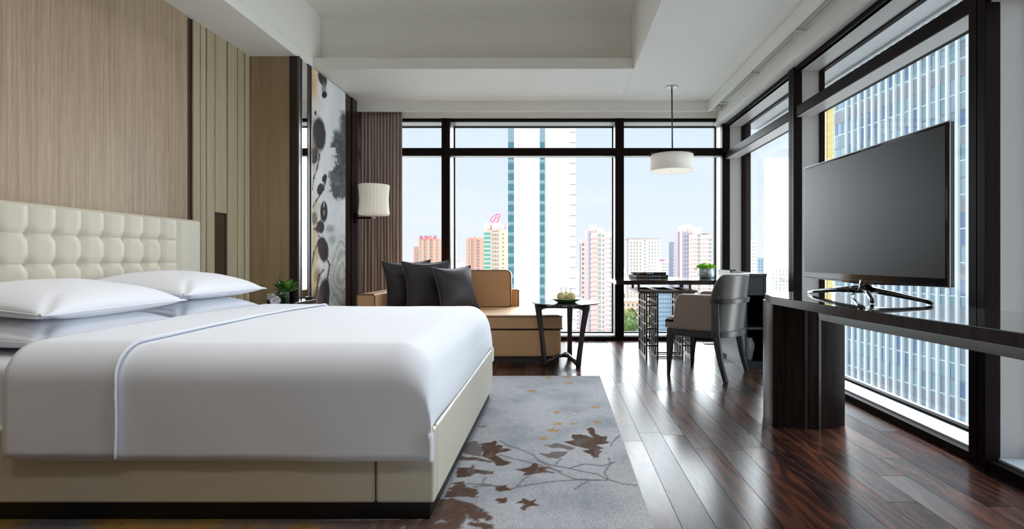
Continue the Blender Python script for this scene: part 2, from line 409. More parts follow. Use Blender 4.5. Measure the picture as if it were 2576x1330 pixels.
# timber lining of the left wall
struct(MB().box(XL, XL+.02, YN, 4.083, 0, ZC).build('trim_3', M['oak'], bevel=.002, seg=1))
struct(MB().box(XL, XL+.004, 4.083, 4.14, 0, ZC).build('trim_4', M['darkgroove']))
edges = [(4.141, 4.217, .026), (4.228, 4.290, .024), (4.301, 4.396, .026), (4.409, 4.560, .023), (4.573, 4.703, .026), (4.716, 4.812, .024), (4.825, 4.898, .026)]
s = MB()
for k, (a, b, d) in enumerate(edges):
    if k == 3:
        s.box(XL, XL+d, a, b, 1.385, ZC); s.box(XL, XL+d, a, b, 0, .72)
    else: s.box(XL, XL+d, a, b, 0, ZC)
s.cur = 1
s.box(XL, XL+.014, 4.14, 4.402, 0, ZC); s.box(XL, XL+.004, 4.402, 4.566, 0, ZC); s.box(XL, XL+.014, 4.566, 4.90, 0, ZC)
struct(s.build('trim_5', [M['slat'], M['darkgroove']], bevel=.003, seg=2))
struct(MB().box(XL+.03, -2.47, YRET, YRET+.02, 0, ZC).build('trim_6', M['oak_dk']))
s = MB(); s.box(-2.47, XBUMP-.004, YRET-.006, YRET+.03, 0, ZC); s.box(XBUMP-.02, XBUMP, YRET+.02, YRET+.055, 0, ZC)
struct(s.build('trim_7', M['dark'], bevel=.002, seg=1))
s = MB(); s.box(XBUMP-.01, XBUMP+.006, YRET-.008, YRET+.012, 0, ZC)
struct(s.build('trim_8', M['gun']))
# columns of dark timber between art and curtain
s = MB()
s.box(XBUMP-.02, XBUMP, 5.087, 5.135, 0, ZC); s.box(XBUMP-.02, XBUMP, 5.958, 6.14, 0, ZC)
s.box(XBUMP-.02, XBUMP+.012, 6.15, 6.29, 0, ZC); s.box(XBUMP-.02, XBUMP-.008, 6.135, 6.155, 0, ZC)
struct(s.build('trim_9', M['dark'], bevel=.003, seg=1))
struct(MB().box(XBUMP-.03, XBUMP, 6.291, YB+.3, 0, ZC).build('trim_19', mat('matt_dark_brown', (.05, .035, .03), .95, spec=.05)))
# mirror strip
mr = thing('wall_mirror', 'tall narrow wall mirror between the dark timber corner and the ink painting', 'mirror', (XBUMP, 5.02, .0))
MB().box(XBUMP-.018, XBUMP-.002, 4.958, 5.084, 0.02, ZC-.02).build('mirror_glass', M['mirror'], mr)
s = MB(); s.box(XBUMP-.018, XBUMP+.004, 4.950, 4.958, 0.0, ZC-.005); s.box(XBUMP-.018, XBUMP+.004, 5.080, 5.087, 0.0, ZC-.005)
s.build('mirror_frame', M['gun'], mr)

# ------------------------------------------------------------------ windows
def ub(mb, side, u0, u1, d0, d1, z0, z1):
    if side == 'B': mb.box(u0, u1, YB+d0, YB+d1, z0, z1)
    else: mb.box(XR+d0, XR+d1, u0, u1, z0, z1)
def window(n, side, u0, u1, gd, zh, zt0, zt1, td, zs=.07, blind=False):
    """gd glass depth, zh head, zt transom, td transom depth"""
    m = MB(); ub(m, side, u0, u1, 0, .05, zh, zh+.04); ub(m, side, u0, u1, 0, .05, -.0, .045)
    o = struct(m.build('window_%d' % n, M['frame'], bevel=.002, seg=1))
    m = MB(); ub(m, side, u0, u1, 0.0, td, zt0, zt1); m.build('transom', M['frame'], o, bevel=.002, seg=1)
    m = MB(); ub(m, side, u0, u1, .012, td-.004, zt0-.003, zt0); m.build('transom_soffit', M['reveal'], o)
    m = MB(); ub(m, side, u0, u1, .05, gd+.03, -.02, .055); m.build('sill', M['sill'], o)
    m = MB(); ub(m, side, u0, u1, .02, gd+.02, zh, zh+.05); m.build('head_lining', M['reveal'], o)
    m = MB()
    for a, b in ((u0, u0+.014), (u1-.014, u1)): ub(m, side, a, b, gd-.02, gd+.02, .05, zh)
    ub(m, side, u0, u1, gd-.02, gd+.02, .052, .070); ub(m, side, u0, u1, gd-.02, gd+.02, zh-.012, zh)
    ub(m, side, u0, u1, td-.01, gd+.01, (zt0+zt1)/2-.012, (zt0+zt1)/2+.012)
    m.build('glazing_bead', M['frame'], o)
    for a, b in ((.07, (zt0+zt1)/2-.02), ((zt0+zt1)/2+.02, zh-.012)):
        m = MB(); ub(m, side, u0+.014, u1-.014, gd-.004, gd+.004, a, b); m.build('pane', M['glass'], o)
    return o
def mullion(n, side, u0, u1, gd, ztop, proud=.012, zb=0):
    m = MB(); uc = (u0+u1)/2
    ub(m, side, u0, uc-.002, -proud, .06, zb, ztop); ub(m, side, uc+.002, u1, -proud, .06, zb, ztop)
    ub(m, side, uc-.002, uc+.002, 0, .06, zb, ztop)
    m.cur = 1; ub(m, side, u0+.001, u1-.001, .06, gd+.02, zb, ztop-.05)
    m.cur = 0; ub(m, side, u0-.004, u1+.004, gd+.0, gd+.022, zb, ztop)
    return struct(m.build('trim_%d' % n, [M['frame'], M['reveal']], bevel=.0015, seg=1))
GB = .275; GR = .228
window(1, 'B', XBUMP, -1.422, GB, 2.675, 2.257, 2.35, .13)
mullion(10, 'B', -1.422, -1.32, GB, 2.735)
window(2, 'B', -1.32, .697, GB, 2.675, 2.257, 2.35, .13)
mullion(11, 'B', .697, .803, GB, 2.735)
window(3, 'B', .803, 2.0, GB, 2.675, 2.257, 2.35, .13)
# corner post
m = MB(); m.box(2.0, 2.092, YB-.02, YB+.06, 0, 2.735); m.box(2.26, 2.36, YB+.02, YB+.36, 0, 2.735); m.box(2.0, 2.05, YB+.27, YB+.36, 0, 2.735)
m.cur = 1; m.box(2.09, 2.262, YB, YB+.03, .045, 2.66); m.box(2.0, 2.03, YB+.06, YB+.28, 0, 2.68)
m.cur = 0; m.box(2.05, 2.27, YB+.03, YB+.36, 0, 2.735)
struct(m.build('trim_12', [M['frame'], M['reveal']], bevel=.002, seg=1))
window(4, 'R', 4.666, YB, GR, 2.605, 2.215, 2.295, .15)
mullion(13, 'R', 4.564, 4.666, GR, 2.715, .012)
window(5, 'R', 2.62, 4.564, GR, 2.605, 2.215, 2.295, .15)
mullion(14, 'R', 2.517, 2.62, GR, 2.735, .012)
window(6, 'R', 1.1, 2.517, GR, 2.605, 2.215, 2.295, .15)
mullion(15, 'R', 1.0, 1.1, GR, 2.735, .012)
struct(MB().box(XR, XR+.3, YN-.2, 1.0, 0, ZC).build('wall_right', M['wallpaint']))  # unseen; added in place of window bays to keep light off the bed front
# outer canopy beyond the side windows, outer slab edges
m = MB(); m.box(XR+.30, XR+.60, -2.0, 7.1, 2.72, 2.80); m.box(XR+.60, XR+.63, -2.0, 7.1, 2.70, 2.86)
struct(m.build('trim_17', M['canopyw']))
m = MB(); m.box(XL-.2, XR+.40, YB+.30, YB+.5, -.5, -.02); m.box(XR+.28, XR+.5, YN, YB+.5, -.5, -.02)
m.box(XL-.2, XR+.35, YB+.335, YB+.45, 2.70, 3.6); m.box(XR+.32, XR+.45, YN, YB+.45, 2.80, 3.6)
struct(m.build('trim_18', M['canopyw']))
struct(MB().box(XL-.2, XR+.5, YN-.2, YB+.5, 3.6, 3.75).build('ceiling_slab', M['wallpaint']))

# curtain track in the pocket
t = thing('curtain_track', 'cream metal curtain track running along the ceiling slot above side windows', 'curtain track', (1.86, 3, 2.775))
m = MB(); m.box(1.835, 1.862, .2, 6.1, 2.757, 2.775); m.box(1.870, 1.897, .2, 6.15, 2.757, 2.775); m.build('rail', M['track'], t)
for k in range(6):
    y = 6.0-k*.95; m = MB(); m.box(1.812, 1.905, y-.02, y+.02, 2.748, 2.768); m.build('bracket', M['track'], t)
m = MB(); m.box(1.80, 1.90, 6.10, 6.24, 2.735, 2.775); m.box(1.82, 1.85, 6.14, 6.17, 2.715, 2.735); m.box(1.87, 1.895, 6.12, 6.18, 2.705, 2.735)
m.build('end_motor', M['track'], t)

# ------------------------------------------------------------------ artwork (painted tall panel)
ART_Y0, ART_Y1 = 5.139, 5.954
def vnoise(x, y, s=1.0, seed=0.0, oct=4):
    v = 0; a = 1; tot = 0
    for _ in range(oct):
        v += a*mnoise.noise(Vector((x*s+seed, y*s-seed*1.7, seed*.37))); tot += a; a *= .5; s *= 2
    return v/tot
def sm(a, b, x):
    t = min(1, max(0, (x-a)/(b-a))); return t*t*(3-2*t)
def mixc(a, b, t): return tuple(p+(q-p)*t for p, q in zip(a, b))
def art_color(Y, z):
    px = CX+XBUMP*FPX/Y; py = CY-(z-1)*FPX/Y
    u = (px-740)*2.075; v = (py-140)*2.078
    # width 0..1 across
    n1 = vnoise(u*.02, v*.008, 1, 3.1); n2 = vnoise(u*.05, v*.02, 1, 9.2); n3 = vnoise(u*.10, v*.05, 1, 15.2)
    c = (.78, .81, .84)
    c = mixc(c, (.88, .89, .90), sm(-.2, .4, n1))
    left = sm(150, 88, u+30*n1)
    c = mixc(c, (.72, .44, .11), left*sm(330, 120, v)*.95)
    c = mixc(c, (.42, .27, .15), left*sm(240, 380, v)*sm(760, 500, v)*.8)
    c = mixc(c, (.58, .36, .17), sm(175, 95, u+40*n2)*sm(880, 1050, v)*.8)
    c = mixc(c, (.60, .42, .22), sm(140, 90, u+30*n2)*sm(640, 800, v)*.8)
    # right-hand grey smoky foliage
    jag = 28*n2+22*n3
    if v < 790:
        lim = 238-40*sm(280, 420, v)-10*sm(420, 480, v)+30*sm(500, 540, v)*sm(620, 560, v)-5+35*sm(690, 780, v)
        if v > 480 and v < 520: lim += 25
        a = sm(lim-8, lim+10, u+jag)*sm(275, 310, v+40*n3)*sm(765, 735, v+20*n3)
        if v < 420: a = max(a*sm(222, 250, u+10*n3+0*v), a*sm(370, 410, v)); 
        g = .035+.20*max(0, n3+.15)
        c = mixc(c, (g, g, g*1.05), a*.9)
    # soft swirl in the bottom right
    if v > 900:
        dx = u-250; dy = (v-1140)*.42
        r = math.hypot(dx, dy); s = .5+.5*math.sin(r*.32+n1*9+n2*4)
        c = mixc(c, (.36, .37, .36), sm(95, 70, r)*s*.75*sm(170, 200, u+15*n2))
        c = mixc(c, (.62, .56, .36), sm(90, 60, r)*(1-s)*.35)
    # dark leaf blobs
    def blob(cx, cy, rx, ry, col=(.028, .018, .016), k=.95, soft=.16, rot=0):
        nonlocal c
        dx = u-cx; dy = v-cy
        if rot: dx = dx+dy*rot
        d = math.sqrt((dx/rx)**2+(dy/ry)**2)+.10*n3
        c = mixc(c, col, sm(1+soft, 1-soft, d)*k)
    blob(145, 118, 22, 42, rot=-.2); blob(152, 175, 12, 40, (.2, .19, .2), .8, .3); blob(155, 205, 14, 18)
    blob(108, 300, 6, 12); blob(128, 410, 34, 88, rot=-.05); blob(100, 525, 20, 40)
    blob(92, 470, 16, 80, (.16, .11, .09), .6, .4)
    blob(133, 697, 17, 30, rot=.15); blob(155, 640, 12, 22, rot=.2)
    blob(152, 815, 19, 55); blob(134, 895, 20, 34); blob(148, 1012, 28, 66, rot=-.1); blob(102, 850, 16, 34, (.14, .1, .08), .8, .3)
    blob(152, 780, 3, 14, (.7, .7, .66)); blob(153, 820, 3, 16, (.6, .58, .5), .8)
    blob(120, 1150, 18, 40, (.15, .1, .07), .6, .5); blob(150, 1270, 32, 110, rot=.10); blob(115, 1290, 34, 70, (.14, .09, .07), .8, .4)
    blob(82, 1120, 7, 60, (.1, .08, .07), .8, .3); blob(185, 905, 22, 20, (.2, .2, .2), .6, .6); blob(195, 960, 18, 26, (.22, .21, .2), .5, .6)
    # twigs
    def twig(pts, wd):
        nonlocal c
        for (x0, y0), (x1, y1) in zip(pts, pts[1:]):
            if v < min(y0, y1)-12 or v > max(y0, y1)+12: continue
            L = (x1-x0)**2+(y1-y0)**2; tt = max(0, min(1, ((u-x0)*(x1-x0)+(v-y0)*(y1-y0))/L))
            d = math.hypot(u-x0-tt*(x1-x0), (v-y0-tt*(y1-y0)))+6*n3
            c = mixc(c, (.05, .035, .03), sm(wd+2, wd-1, d)*.85)
    twig([(108, 480), (128, 520), (120, 580), (98, 640), (92, 700)], 3)
    twig([(165, 630), (150, 700), (110, 760), (96, 790)], 3)
    twig([(140, 850), (112, 900), (128, 950)], 3); twig([(104, 905), (118, 912)], 5)
    twig([(128, 960), (100, 1030), (84, 1120)], 3.5); twig([(165, 1060), (182, 1090), (168, 1180), (150, 1320)], 3.5)
    twig([(150, 1120), (125, 1150), (118, 1210), (100, 1290)], 4)
    return c
ny, nzv = 120, 420
def artfn(i, j):
    return (XBUMP+.006, ART_Y0+(ART_Y1-ART_Y0)*i, .02+(ZC-.03)*j)
m = MB(); m.grid(artfn, ny, nzv)
art = thing('wall_art', 'tall white panel painted with black ink leaves and ochre washes, beside the mirror', 'wall art', (XBUMP, 5.55, 0))
pa = m.build('painted_panel', attr_mat('ink_painting', .5, None, .06, 0), art, solid=.016, smooth=False)
ca = pa.data.color_attributes.new('pattern', 'FLOAT_COLOR', 'POINT')
off = world_loc(art)
cols = []
for vtx in pa.data.vertices:
    p = vtx.co+off; cols += [*art_color(p.y, p.z), 1]
ca.data.foreach_set('color', cols)
m = MB(); m.box(XBUMP-.004, XBUMP+.010, 5.954, 5.960, 0, ZC-.002); m.box(XBUMP-.004, XBUMP+.010, 5.134, 5.139, 0, ZC-.002)
m.build('edge_strip', M['silver'], art)

# ================================================================== BED
bed = thing('bed', 'large bed with cream leather frame and tufted headboard against the oak wall', 'bed', (-1.6, 2.9, 0))
XF = -.465; BY0, BY1 = 2.0, 3.787
m = MB(); m.box(-2.70, XF-.688+.465, BY0, BY0+.05, .08, .362); m.build('side_rail', M['cream'], bed, bevel=.012, seg=3)
m = MB(); m.box(-.686, XF, BY0, BY0+.05, .08, .362); m.box(XF-.05, XF, BY0+.05, BY1-.05, .08, .362)
m.box(-.686, XF, BY1-.05, BY1, .08, .362)
fr = m.build('foot_rail', M['cream'], bed, bevel=.012, seg=3)
m = MB(); m.box(-2.70, -.688, BY1-.05, BY1, .08, .362); m.build('side_rail', M['cream'], bed, bevel=.012, seg=3)
m = MB(); m.box(-2.68, XF-.02, BY0+.02, BY1-.03, 0.0145, .085); m.build('plinth', M['black'], bed)
m = MB(); m.box(-2.69, XF-.055, BY0+.055, BY1-.055, .085, .30); m.build('base', M['black'], bed)
m = MB(); m.box(-2.68, XF-.06, BY0+.035, BY1-.04, .30, .60); m.build('mattress', M['sheet'], bed, bevel=.05, seg=4)
# headboard
HX, HY0, HY1, HZ = -2.70, 1.77, 4.015, 1.285
SP = .151; ty = [3.769-SP*k for k in range(0, 13)]; tz = [1.284-.157*k for k in range(1, 6)]
bt_y = ty[1:12]
def hb(i, j):
    y = HY0+(HY1-HY0)*i; z = .2+(HZ-.2)*j
    d = 0.0
    inside = ty[-1] <= y <= ty[0]
    if inside:
        dy = min(abs(y-q) for q in ty)
        d -= .003*math.exp(-(dy/.004)**2)
        dz = min(abs(z-q) for q in tz)
        d -= .0025*math.exp(-(dz/.004)**2)
        cy = (dy/(SP/2)); cz = (min(dz, SP/2)/(SP/2)) if z < tz[0] else min(1, dz/(SP/2))
        d += .010*(1-(1-min(1, cy*1.6))**2)*.8+.004*(1-(1-min(1, cz*2))**2)
        for q in bt_y:
            if abs(y-q) < .09:
                for r in tz:
                    rr = (y-q)**2+(z-r)**2
                    if rr < .008: d -= .020*math.exp(-rr/.0007)
    else:
        e = abs(y-ty[0]) if y > ty[0] else abs(y-ty[-1])
        d += .010*min(1, e/.03)-.004*math.exp(-(e/.006)**2)+.004
    ez = HZ-z
    edge = min(ez, HY1-y, y-HY0)
    d -= .022*(1-min(1, edge/.022))**2
    return (HX+d, y, z)
m = MB(); m.grid(hb, 560, 230)
m.box(XL+.025, HX-.03, HY0+.004, HY1-.004, .1, HZ-.004)
# close rims
head = m.build('headboard', M['cream'], bed, smooth=True)
m = MB(); m.box(HX-.035, HX-.018, HY0+.001, HY1-.0005, .12, HZ-.001); m.build('headboard_rim', M['cream'], bed)
for q in bt_y:
    for r in tz[:2]:
        b = MB(); b.lathe([(.001, 0), (.007, .001), (.009, .004), (.007, .007), (.001, .009)], n=10)
        bb = MB(); bb.v = [(HX-.022+p[2], q+p[0], r+p[1]) for p in b.v]; bb.f = b.f; bb.m = b.m
        bb.build('button', M['cream'], head, smooth=True)
m = MB()
m.box(-.6875, -.6865, BY0-.0015, BY0+.001, .085, .355)
m.build('seam', M['welt'], fr)

# duvet
ZT, ZBH = .668, .252
def section(off=0.0, zb=ZBH):
    pts = []; r = .13
    y0, y1, zt = 1.972-off, 3.815+off, ZT+off
    for k in range(12): pts.append((y0, zb+(zt-r-zb)*k/11))
    for k in range(1, 9):
        a = PI/2*k/9; pts.append((y0+r-r*math.cos(a), zt-r+r*math.sin(a)))
    for k in range(0, 31): pts.append((y0+r+(y1-y0-2*r)*k/30, zt))
    for k in range(1, 9):
        a = PI/2*k/9; pts.append((y1-r+r*math.sin(a), zt-r+r*math.cos(a)))
    for k in range(12): pts.append((y1, zt-r-(zt-r-zb)*k/11))
    return pts
def sheet_rows(rows, off, zb, name, parent, material, solid):
    """rows: (x, ztop)"""
    sec = section(off, zb); nr = len(rows)
    vs = []
    for i, (x, zt) in enumerate(rows):
        for j, (y, z) in enumerate(sec):
            k = (zt-zb)/(ZT-zb) if zt < ZT-1e-4 else 1
            zz = zb+(z-zb)*k
            top = sm(ZBH+.05, ZT, z)
            n = vnoise(x*1.1, y*1.3+z, 1, 4.4, 3)
            fold = vnoise(x*5, (y+z*2)*1.2, 1, 8.8, 2)
            dz = .010*n*top+.003*fold*top
            # crown and slight hollow
            dz += .010*math.sin(PI*min(1, max(0, (y-1.97)/1.85)))*top*min(1, (x+2.7)/.8)
            dy = (1-top)*(.008*vnoise(x*2.2, z*1.5, 1, 2.2, 2)+.004*fold)*(-1 if y < 2.9 else 1)
            if z < ZBH+.03: zz += .007*vnoise(x*3, 0, 1, 6.1, 2)
            dx = 0
            if x > -.52: dx = .012*math.sin(PI*max(0, min(1, (y-2.0)/1.8)))
            vs.append((x+dx, y+dy, zz+dz*(k if k < 1 else 1)))
    nj = len(sec)
    fs = [(i*nj+j, i*nj+j+1, (i+1)*nj+j+1, (i+1)*nj+j) for i in range(nr-1) for j in range(nj-1)]
    b = MB(); b.add(vs, fs)
    return b.build(name, material, parent, smooth=True, solid=solid, offset=-1)
dv = thing('duvet', 'white linen duvet spread over the bed and hanging down its near side', 'duvet', (-1.3, 2.9, .6))
rows = [(-2.0+.03*k, ZT) for k in range(47)]     # to -.62
r = .16
for k in range(1, 11):
    a = PI/2*k/10; rows.append((-.62+.14*math.sin(a), ZT-r+r*math.cos(a)))
rows += [(-.475, ZT-r-.02), (-.472, .46), (-.470, .42), (-.472, .385), (-.478, .366)]
sheet_rows(rows, 0, ZBH, 'cover', dv, M['sheet'], .010)
rows = [(-2.04+.0205*k, ZT) for k in range(21)]
fo = sheet_rows(rows, .013, ZBH+.012, 'folded_top', dv, M['sheet'], .009)
sec = section(.014, ZBH+.012)
m = MB(); m.tube([(-1.628+.004*math.sin(i*.3), y-(.003 if z < .5 and y < 2.9 else 0), z+.010*math.sin(PI*min(1, max(0, (y-1.97)/1.85)))*sm(ZBH+.05, ZT, z)) for i, (y, z) in enumerate(sec)], .0050, 8)
m.build('piping', M['pillow'], dv, smooth=True)

def pillow_mb(a, b, tu, td, n=44, cc=.06, wr=.004, seed=0, p=2.6, q=.5):
    m = MB()
    for sgn, T in ((1, tu), (-1, td)):
        def fn(i, j):
            u = -1+2*i; v = -1+2*j
            # denser at border
            u = math.sin(u*PI/2)*.5+u*.5; v = math.sin(v*PI/2)*.5+v*.5
            h = (max(0, 1-abs(u)**p)*max(0, 1-abs(v)**p))**q
            x = a*u*(1-cc*(1-v*v)); y = b*v*(1-cc*(1-u*u))
            z = sgn*T*h
            z += wr*h*vnoise(x*6+seed, y*6, 1, seed, 3)*sgn
            # crease lines running in from corners
            cr = math.exp(-((abs(u)-abs(v))/.07)**2)*sm(.45, .9, abs(u))*(1-sm(.93, 1, abs(u)))
            z -= sgn*wr*2.2*cr
            return (x, y, z)
        m.grid(fn, n, n)
    return m
pl = [(-2.385, 2.560, .668, 'lower white pillow of the stack nearest the viewer, under a puffier one'),
      (-2.38, 2.575, .797, 'upper white pillow nearest the viewer, topmost of its stack'),
      (-2.40, 3.385, .680, 'lower white pillow at the far side of the bed, by the nightstand'),
      (-2.37, 3.375, .822, 'upper white pillow at the far side of the bed, its corner pointing at the plant')]
for k, (x, y, z, lab) in enumerate(pl):
    root = thing('pillow', lab, 'pillow', (0, 0, 0), 'white bed pillows')
    lo = k % 2 == 0
    mb = pillow_mb(.30, .41, .085 if lo else .095, (.064 if k == 0 else .075) if lo else .062, seed=k*3.3+1, cc=.05, wr=.007)
    mb.build('pillowcase', M['pillow'], root, smooth=True, merge=.0006)
    # flanged edge
    b = MB(); pts = []
    for i in range(96):
        tt = i/96*4; sd = int(tt); f = -1+2*(tt-sd)
        u, v = [(1, f), (-f, 1), (-1, -f), (f, -1)][sd]
        pts.append((.30*u*(1-.05*(1-v*v)), .41*v*(1-.05*(1-u*u)), 0))
    b.tube(pts, .0028, 6, closed=True); b.build('edge_seam', M['pillow'], root, smooth=True)
    root.location = (x, y, z); root.rotation_euler = (random.uniform(-.01, .01), (.05 if lo else .10), random.uniform(-.02, .02))

# ================================================================== RUG
RX0, RX1, RY0, RY1 = -2.72, .352, .9, 4.49
xs = list(np.arange(RX0, -.70, .035))+list(np.arange(-.70, RX1+.004, .0075)); xs[-1] = RX1
ys = list(np.arange(RY0, 1.6, .035))+list(np.arange(1.6, RY1-.9, .0075))+list(np.arange(RY1-.9, RY1+.005, .0085)); ys[-1] = RY1
LEAVES = [
 (0, [(1425,580),(1500,575),(1600,605),(1555,560),(1550,530),(1580,515),(1610,530),(1615,570),(1660,590),(1700,588),(1712,600),(1700,630),(1740,640),(1690,655),(1610,665),(1690,690),(1640,700),(1670,715),(1640,745),(1650,770),(1600,765),(1570,740),(1500,710),(1570,700),(1450,672),(1350,635),(1430,628)]),
 (1, [(1145,730),(1230,735),(1270,715),(1395,715),(1370,745),(1310,775),(1230,770)]),
 (1, [(1190,665),(1260,660),(1300,645),(1370,665),(1450,685),(1420,710),(1340,690),(1260,685)]),
 (0, [(660,690),(690,665),(620,660),(700,650),(760,640),(812,622),(800,665),(860,665),(850,690),(935,695),(890,715),(800,740),(870,790),(935,805),(880,830),(810,835),(770,790),(690,755),(700,720)]),
 (1, [(560,650),(600,635),(640,628),(700,700),(680,760),(560,740),(530,720)]),
 (0, [(955,865),(1070,850),(1110,808),(1150,820),(1145,842),(1250,850),(1200,865),(1285,895),(1150,895),(1020,917),(1045,890)]),
 (0, [(480,850),(590,850),(625,820),(630,860),(700,872),(790,885),(780,905),(700,905),(640,895),(600,925),(480,935)]),
 (0, [(800,1005),(850,1005),(885,990),(890,1010),(910,1020),(925,1035),(870,1040),(840,1050),(805,1040)]),
 (0, [(815,1100),(860,1105),(890,1088),(895,1115),(890,1140),(860,1145),(805,1150),(830,1130),(790,1120)]),
 (0, [(950,1140),(1010,1125),(1020,1100),(1050,1110),(1085,1125),(1145,1105),(1110,1135),(1170,1165),(1090,1165),(1040,1200),(1010,1200),(1005,1180),(1040,1150)]),
 (2, [(440,980),(540,960),(560,1010),(650,1030),(660,1100),(560,1090),(380,1100)]),
 (2, [(350,1110),(450,1105),(620,1150),(700,1200),(780,1230),(810,1400),(-700,1400),(-700,1290),(0,1280),(280,1250)]),
 (2, [(520,760),(640,765),(780,800),(760,810),(640,790),(500,790)]),
]
STEMS = [[(840,630),(900,670),(980,690),(1100,740),(1150,790),(1250,850),(1350,905),(1450,945),(1700,955)],
 [(1150,790),(1250,830),(1400,855),(1500,880),(1620,900),(1720,950)], [(830,745),(1000,790),(1130,820),(1250,860),(1330,880)],
 [(870,1040),(960,1015),(1080,990),(1280,965),(1480,950),(1640,955)], [(1440,1030),(1560,960)], [(1720,950),(1690,890),(1740,820),(1720,770)],
 [(1740,670),(1770,620),(1815,590)], [(1290,830),(1330,775)], [(570,985),(760,990),(800,1010)], [(975,1005),(1020,950),(1090,905)],
 [(1720,950),(1850,985),(1955,998)], [(1400,855),(1530,820),(1680,835),(1770,805)], [(660,505),(690,515),(725,508)], [(690,980),(720,930)], [(620,1010),(700,1000),(850,1000)]]
GOLD = [(1235,107,36,10),(1385,98,40,10),(1400,150,34,9),(1100,218,48,12),(1300,393,26,17),(1460,385,34,9),(1610,350,56,11),(1310,487,38,15),(1440,487,40,12),(1635,475,44,12),(1270,542,72,16),(1190,610,50,16)]
XG, YG = np.meshgrid(np.array(xs), np.array(ys), indexing='ij')
U = (CX+XG/YG*FPX-1000)*3.244; V = (CY+FPX/YG-920)*3.244
nzf = np.array([[vnoise(x, y, 3.0, 2.0, 4) for y in ys] for x in xs])
nzh = np.array([[vnoise(x, y, 22.0, 5.0, 3) for y in ys] for x in xs])
nzs = np.array([[vnoise(x*4, y, 9.0, 7.0, 2) for y in ys] for x in xs])
base = np.zeros(XG.shape+(3,)); 
def mixn(c, col, t): return c*(1-t[..., None])+np.array(col)*t[..., None]
base[:] = (.53, .54, .575)
base = mixn(base, (.34, .365, .41), np.clip((nzf+.08)*2.4, 0, 1)*.85)
base = mixn(base, (.60, .60, .61), np.clip((nzs)*1.4+.2, 0, 1)*.35)
base = mixn(base, (.40, .40, .42), np.clip(nzh*2.2+nzs*.8, 0, 1)*.45)
base = mixn(base, (.64, .63, .61), np.clip((U-1700)/300, 0, 1)*np.clip((V-600)/400, 0, 1)*.6)
def inpoly(poly, U, V):
    ins = np.zeros(U.shape, bool); n = len(poly); j = n-1
    for i in range(n):
        xi, yi = poly[i]; xj, yj = poly[j]
        cnd = ((yi > V) != (yj > V)) & (U < (xj-xi)*(V-yi)/((yj-yi) or 1e-9)+xi)
        ins ^= cnd; j = i
    return ins
Uj = U+nzh*10; Vj = V+nzh*4
for st in STEMS:
    for (x0, y0), (x1, y1) in zip(st, st[1:]):
        L = (x1-x0)**2+(y1-y0)**2
        tt = np.clip(((Uj-x0)*(x1-x0)+(Vj-y0)*(y1-y0))/L, 0, 1)
        d = np.hypot(Uj-x0-tt*(x1-x0), (Vj-y0-tt*(y1-y0))*1.3)
        base = mixn(base, (.16, .145, .15), np.clip((9-d)/4, 0, 1)*.75)
for kind, poly in LEAVES:
    ins = inpoly(poly, Uj, Vj).astype(float)
    if kind == 2: ins *= np.clip((nzf+nzh*1.2+.38)*5, 0, 1)
    col = [(.10, .046, .022), (.20, .165, .15), (.13, .07, .042)][kind]
    base = mixn(base, col, ins*.95); base = mixn(base, (.22, .20, .19), ins*np.clip(nzs*2, 0, 1)*.6)
for (gx, gy, rx, ry) in GOLD:
    a = np.arctan2((Vj-gy)/ry, (Uj-gx)/rx); d = np.hypot((Uj-gx)/rx, (Vj-gy)/ry)
    lim = .45+.55*np.abs(np.cos(a*2.5+gx))
    base = mixn(base, (.50, .31, .11), (d < lim).astype(float)*.85)
# gold and slate bands in the strip before the bed
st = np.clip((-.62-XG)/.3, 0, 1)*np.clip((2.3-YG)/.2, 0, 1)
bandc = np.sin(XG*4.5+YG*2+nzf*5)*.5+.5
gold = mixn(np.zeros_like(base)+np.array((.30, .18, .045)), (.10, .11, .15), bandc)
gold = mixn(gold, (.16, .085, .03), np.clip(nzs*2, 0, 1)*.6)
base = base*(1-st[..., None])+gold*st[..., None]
m = MB()
nx_, ny_ = XG.shape
H = .012+nzh*.0012
vs = [(float(XG[i, j]), float(YG[i, j]), float(H[i, j])) for i in range(nx_) for j in range(ny_)]
fs = [(i*ny_+j, (i+1)*ny_+j, (i+1)*ny_+j+1, i*ny_+j+1) for i in range(nx_-1) for j in range(ny_-1)]
m.add(vs, fs); m.box(RX0, RX1, RY0, RY1, .001, .011)
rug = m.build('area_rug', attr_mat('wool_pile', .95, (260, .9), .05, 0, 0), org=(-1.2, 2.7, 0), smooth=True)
tag(rug, 'pale grey wool rug with brown leaves and drawn branches, under the bed', 'rug')
ca = rug.data.color_attributes.new('pattern', 'FLOAT_COLOR', 'POINT')
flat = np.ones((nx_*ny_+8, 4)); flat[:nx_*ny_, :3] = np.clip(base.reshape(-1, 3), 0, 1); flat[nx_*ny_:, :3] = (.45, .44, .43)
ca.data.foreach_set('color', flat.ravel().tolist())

# ================================================================== NIGHTSTAND
ns = thing('nightstand', 'low dark nightstand with a black top between the bed and the oak return wall', 'nightstand', (-2.5, 4.45, 0))
m = MB(); m.box(-2.83, -2.22, 4.06, 4.885, .595, .628); m.build('top', M['tabletop'], ns, bevel=.003)
m = MB(); m.box(-2.82, -2.24, 4.08, 4.87, .06, .595); m.build('body', M['dark'], ns, bevel=.003)
m = MB(); m.box(-2.238, -2.225, 4.10, 4.85, .34, .585); m.build('drawer', M['dark'], ns, bevel=.002)
m = MB(); m.box(-2.238, -2.225, 4.10, 4.85, .08, .33); m.build('drawer', M['dark'], ns, bevel=.002)
m = MB(); m.box(-2.28, -2.22, 4.80, 4.885, .628, .655); m.build('back_rim', M['dark'], ns)
